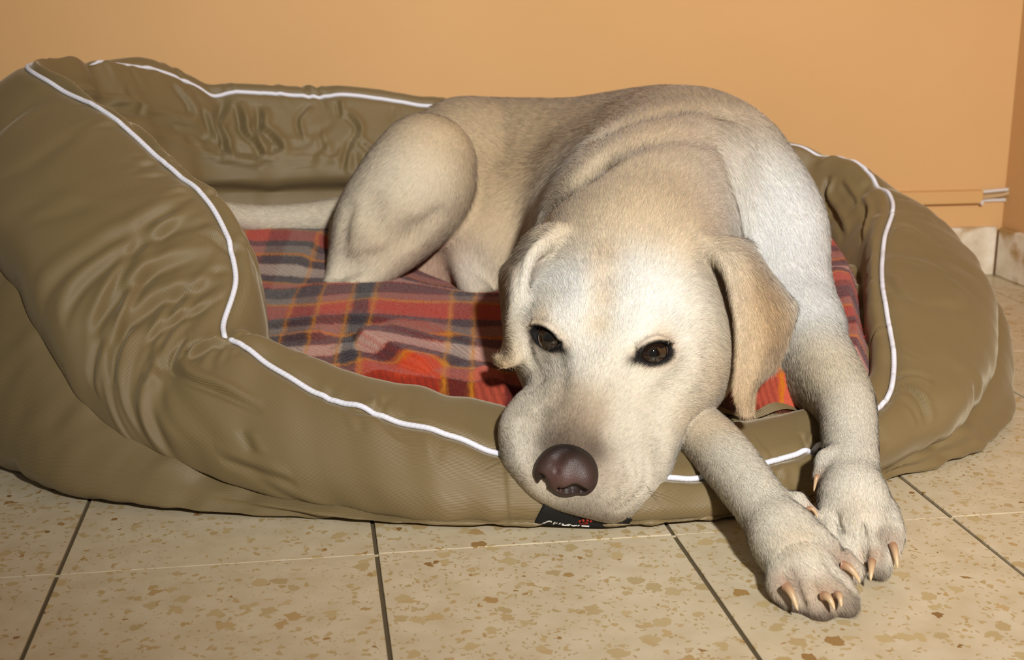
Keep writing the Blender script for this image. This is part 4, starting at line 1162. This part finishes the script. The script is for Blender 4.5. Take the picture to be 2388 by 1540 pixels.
lo = HO + np.array([-.08, -.16, -.14]); hi = HO + np.array([.04, -.04, -.02])
nv_, nf_ = surface(nose, lo, hi, .0011)
nv_, nn_ = project(nose, nv_, 1, .001, .0004)
me = mesh_from('nose', nv_, np.vstack([nf_[:, [0, 1, 2]], nf_[:, [0, 2, 3]]]))
s = NT('nose_leather', .50, .40); co = s.n('ShaderNodeNewGeometry').outputs['Position']
vz = s.n('ShaderNodeTexVoronoi'); vz.inputs['Scale'].default_value = 900; s.l(co, vz.inputs['Vector'])
q_ = (nv_ - HO) @ HR.T
pinkness = np.clip(1.25 - np.sqrt(((q_[:, 0] + .0035) / .023) ** 2 + ((q_[:, 1] - .127) / .017) ** 2 + ((q_[:, 2] + .010) / .015) ** 2) * .80, 0, 1)
for p_ in NOSTRIL: pinkness *= 1 - np.exp(-((nv_ - p_ - np.array([0, .003, 0])) ** 2).sum(1) / .0048 ** 2)
set_col(me, A3(srgb(22, 16, 14)) * (1 - pinkness[:, None]) + A3(srgb(92, 64, 57)) * pinkness[:, None])
at_n = s.n('ShaderNodeAttribute', attribute_name='tint'); s.color(s.mix(s.math('MULTIPLY', vz.outputs['Distance'], .35), at_n.outputs['Color'], (.02, .014, .012)))
s.bump(vz.outputs['Distance'], .3, .0006)
nose_o = part('nose', me, s.m, dog); nose_o['label'] = 'pinkish brown leathery nose with dark nostrils'

# eyes: globe with iris and pupil
def mat_eye():
    s = NT('eye', .04, .6)
    at = s.n('ShaderNodeAttribute', attribute_name='tint'); s.color(at.outputs['Color'])
    s.b.inputs['Coat Weight'].default_value = 1.0; s.b.inputs['Coat Roughness'].default_value = .02
    return s.m
EM = mat_eye()
for ce, Re in EYE:
    c0 = ce - Re[2] * .0160; Rg = .0152
    gz = np.array([-.05, -1.0, .05]) * .55 + Re[2] * .6; gz /= np.linalg.norm(gz)
    nu_, nv2 = 48, 64
    th = np.linspace(1e-3, np.pi * .75, nu_); ph = np.linspace(0, 2 * np.pi, nv2, endpoint=False)
    a_ = np.cross(gz, [0, 0, 1.0]); a_ /= np.linalg.norm(a_); b_ = np.cross(gz, a_)
    TH, PH = np.meshgrid(th, ph, indexing='ij')
    dirs = np.cos(TH)[..., None] * gz + np.sin(TH)[..., None] * (np.cos(PH)[..., None] * a_ + np.sin(PH)[..., None] * b_)
    bulge = 1 + .07 * np.exp(-(TH / .45) ** 4)
    EV = (c0 + dirs * (Rg * bulge)[..., None]).reshape(-1, 3)
    f_ = grid_faces(nv2, nu_, True)      # wrap round the axis
    EVw = EV.reshape(nu_, nv2, 3).transpose(1, 0, 2).reshape(-1, 3)
    me = mesh_from('eye', EVw, f_)
    t_ = np.tile(th, nv2)
    col = np.where((t_ < .30)[:, None], A3(srgb(10, 8, 7)), np.where((t_ < .90)[:, None], A3(srgb(84, 56, 34)), np.where((t_ < 1.0)[:, None], A3(srgb(22, 15, 11)), A3(srgb(120, 96, 84)))))
    ring = np.clip((t_ - .30) / .6, 0, 1)[:, None]
    col = np.where(((t_ >= .3) & (t_ < .9))[:, None], A3(srgb(34, 23, 16)) * (1 - ring) + A3(srgb(30, 20, 14)) * ring, col)
    set_col(me, col)
    part('eye', me, EM, dog)['label'] = 'dark brown glossy eye'

# claws
CM = NT('claw_horn', .35, .4); ca = CM.n('ShaderNodeAttribute', attribute_name='tint'); CM.color(ca.outputs['Color']); CM = CM.m
def claw(p0, p1, r0, droop=.003):
    a, b = W(*p0), W(*p1); t = np.linspace(0, 1, 9)[:, None]
    pts = a + (b - a) * t; pts[:, 2] += (4 * t * (1 - t))[:, 0] * droop
    rd = r0 * (1 - .72 * t[:, 0] ** 1.6); rd[-1] = r0 * .12
    me = tube_mesh('claw', pts, rd, 10)
    nV = len(me.vertices); tt = np.zeros(nV); tt[:90] = np.repeat(t[:, 0], 10); tt[-1] = 1
    set_col(me, A3(srgb(150, 108, 84)) * (1 - tt[:, None]) + A3(srgb(214, 186, 142)) * tt[:, None])
    part('claw', me, CM, dog)
claw((1832, 1368, .846), (1860, 1424, .832), .0034); claw((1920, 1390, .836), (1946, 1422, .826), .0034); claw((1952, 1388, .838), (1962, 1416, .828), .0030)
claw((1965, 1318, .868), (2006, 1360, .858), .0034); claw((2033, 1310, .892), (2030, 1356, .876), .0032); claw((2082, 1272, .908), (2093, 1326, .892), .0032)
claw((1885, 1188, .938), (1906, 1206, .934), .0022); claw((1906, 1112, .985), (1898, 1146, .980), .0022)

# whiskers
wm = mat_plain('whisker', srgb(70, 56, 40), .5)
Rw = random.Random(5)
for sx in (-1, 1):
    for k in range(8):
        a = H(sx * Rw.uniform(.040, .060) + .006, Rw.uniform(.055, .110), -.040)
        e_ = sx * hr * Rw.uniform(.5, 1) + hf * Rw.uniform(-.3, .5) + hu * Rw.uniform(-.3, .2); e_ /= np.linalg.norm(e_)
        L_ = Rw.uniform(.02, .04); t = np.linspace(0, 1, 7)[:, None]
        pts = a + e_ * L_ * t + np.array([0, 0, -1.0]) * (.006 * t * t)
        part('whisker', tube_mesh('whisker', pts, .00018 * (1.05 - t[:, 0]), 4, caps=False), wm, dog)

# ------------------------------------------------------------------ brand tag on the front roll
def on_roll(px, py, lift=.0008):
    """point of the front roll seen at that pixel"""
    best = None
    o = np.array([0, 0, CAM_H]); d = W(px, py, 1.0) - o; d /= np.linalg.norm(d)
    sel = BOLF
    r = sel - o; t = r @ d; dist = np.linalg.norm(r - t[:, None] * d, axis=1)
    k = np.argsort(dist)[:6]
    t0 = t[k].min()
    return o + d * (t0 - lift)
BOLF = V2[:, :IP].reshape(-1, 3); BOLF = BOLF[(np.abs(BOLF[:, 0] - .06) < .25) & (BOLF[:, 1] < 1.12)]
def patch(name, outline, mat, parent, lift, nu=24, nv=10):
    """cloth patch following the roll between two edges given as pixel polylines"""
    top, bot = outline
    tt = np.linspace(0, 1, nu)
    def ev(pl): pl = np.array(pl, float); s_ = np.linspace(0, 1, len(pl)); return np.stack([np.interp(tt, s_, pl[:, 0]), np.interp(tt, s_, pl[:, 1])], 1)
    a, b = ev(top), ev(bot)
    G_ = np.array([[on_roll(*(a[i] * (1 - v) + b[i] * v), lift) for v in np.linspace(0, 1, nv)] for i in range(nu)])
    for _ in range(6):
        G_[1:-1] = (G_[:-2] + 2 * G_[1:-1] + G_[2:]) / 4; G_[:, 1:-1] = (G_[:, :-2] + 2 * G_[:, 1:-1] + G_[:, 2:]) / 4
    me = mesh_from(name, G_.reshape(-1, 3), grid_faces(nu, nv))
    o = part(name, me, mat, parent)
    md = o.modifiers.new('thick', 'SOLIDIFY'); md.thickness = .0006; md.offset = 0
    return o
tag_o = patch('brand_tag', ([(1270, 1172), (1340, 1185), (1420, 1196), (1475, 1212)], [(1244, 1224), (1330, 1229), (1410, 1232), (1462, 1228)]), M['tag'], bed, .0035, 30, 8)
tag_o['label'] = 'black fabric label with white lettering and a red paw emblem'
def mark(name, quads, mat, lift=.0046):
    Vv, Ff = [], []
    for q in quads:
        k = len(Vv); Vv += [on_roll(*p, lift) for p in q]; Ff.append(tuple(range(k, k + len(q))))
    me = bpy.data.meshes.new(name); me.from_pydata([tuple(v) for v in Vv], [], Ff); me.update()
    o = link(name, me, mat, tag_o); md = o.modifiers.new('thick', 'SOLIDIFY'); md.thickness = .0003
    return o
def stroke(x0, y0, x1, y1, w=4.0): return [(x0 - w / 2, y0), (x0 + w / 2, y0), (x1 + w / 2, y1), (x1 - w / 2, y1)]
def pl(*pts):
    return [[(a[0], a[1] - 1.3), (b[0], b[1] - 1.3), (b[0], b[1] + 1.3), (a[0], a[1] + 1.3)] for a, b in zip(pts[:-1], pts[1:])]
letters = pl((1262, 1221), (1270, 1220), (1275, 1217), (1281, 1216), (1286, 1217), (1286, 1220), (1283, 1223)) + \
    [stroke(1294, 1218, 1291, 1223), stroke(1301, 1219, 1297, 1222), stroke(1307, 1220, 1304, 1223), stroke(1314, 1221, 1311, 1225)] + \
    pl((1311, 1225), (1318, 1226), (1326, 1224)) + [stroke(1329, 1223, 1325, 1227)] + pl((1332, 1226), (1338, 1227), (1345, 1226)) + [stroke(1351, 1225, 1347, 1228)] + pl((1356, 1227), (1374, 1228))
mark('lettering', letters, M['print_white'])
def blob(cx_, cy_, rx, ry, n=8): return [(cx_ + rx * math.cos(2 * math.pi * k / n), cy_ + ry * math.sin(2 * math.pi * k / n)) for k in range(n)]
mark('paw_emblem', [blob(1352, 1216, 3, 2.6), blob(1360, 1214, 3, 2.8), blob(1370, 1214, 3, 2.8), blob(1378, 1216, 3, 2.4), blob(1362, 1221, 11, 2.6)], M['print_red'])

# ------------------------------------------------------------------ cable trunking and old cables by the corner
from mathutils import Matrix
def wall_pt(px, py):
    """point on the back wall's face seen at that pixel"""
    o = np.array([0, 0, CAM_H]); d = W(px, py, 1.0) - o
    n2 = EY; f0 = CORNER + EY * .012
    t = ((f0 - o[:2]) @ n2) / (d[:2] @ n2)
    return o + d * t
def in_room(p): q = p[:2] - CORNER; return np.array([q @ EX, q @ EY, p[2]])
t0 = in_room(wall_pt(2285, 442)); t1 = in_room(wall_pt(2285, 472))
me = box_mesh('cover', -1.9, t0[0], .012 - .014, .012, t1[2], t0[2], .0015)
trunk = empty('cable_trunking', (CORNER[0], CORNER[1], 0)); trunk.rotation_euler = (0, 0, ANG)
tag(trunk, 'orange painted cable trunking strip on the wall above the skirting', 'trunking')
link('cover', me, M['trunk'], trunk)
link('base_strip', box_mesh('base_strip', t0[0] - .001, t0[0] + .075, .007, .012, t1[2] + .001, t1[2] + .006, .0008), M['white_pvc'], trunk)
link('end_clip', box_mesh('end_clip', t0[0] - .004, t0[0] + .001, -.003, .012, t1[2] - .002, t1[2] + .005, .0008), M['white_pvc'], trunk)
def cable(name, pts, r, mat, label):
    P_ = np.array(pts, float); c = P_.mean(0)
    dense = cr(P_, np.linspace(0, len(P_) - 1, 30), False)
    o = link(name, tube_mesh(name, dense - c, r, 10), mat)
    ox = CORNER + EX * c[0] + EY * c[1]; o.location = (ox[0], ox[1], c[2]); o.rotation_euler = (0, 0, ANG)
    return tag(o, label, 'cable', 'cables at the wall corner')
za, zb_ = t0[2], t1[2]
cable('cable', [(t0[0] - .01, .006, za - .004), (t0[0] + .03, .005, za - .001), (t0[0] + .055, .004, za + .001)], .0028, M['white_pvc'], 'short white cable along the top of the trunking end')
cable('cable', [(t0[0] - .01, .006, za - .013), (t0[0] + .03, .004, za - .009), (t0[0] + .055, .000, za - .002), (t0[0] + .075, -.01, za + .004), (t0[0] + .079, -.06, za + .006), (t0[0] + .079, -.25, za + .004)], .0032, M['old_cable'], 'paint-smeared cable bending from the trunking round the wall corner')
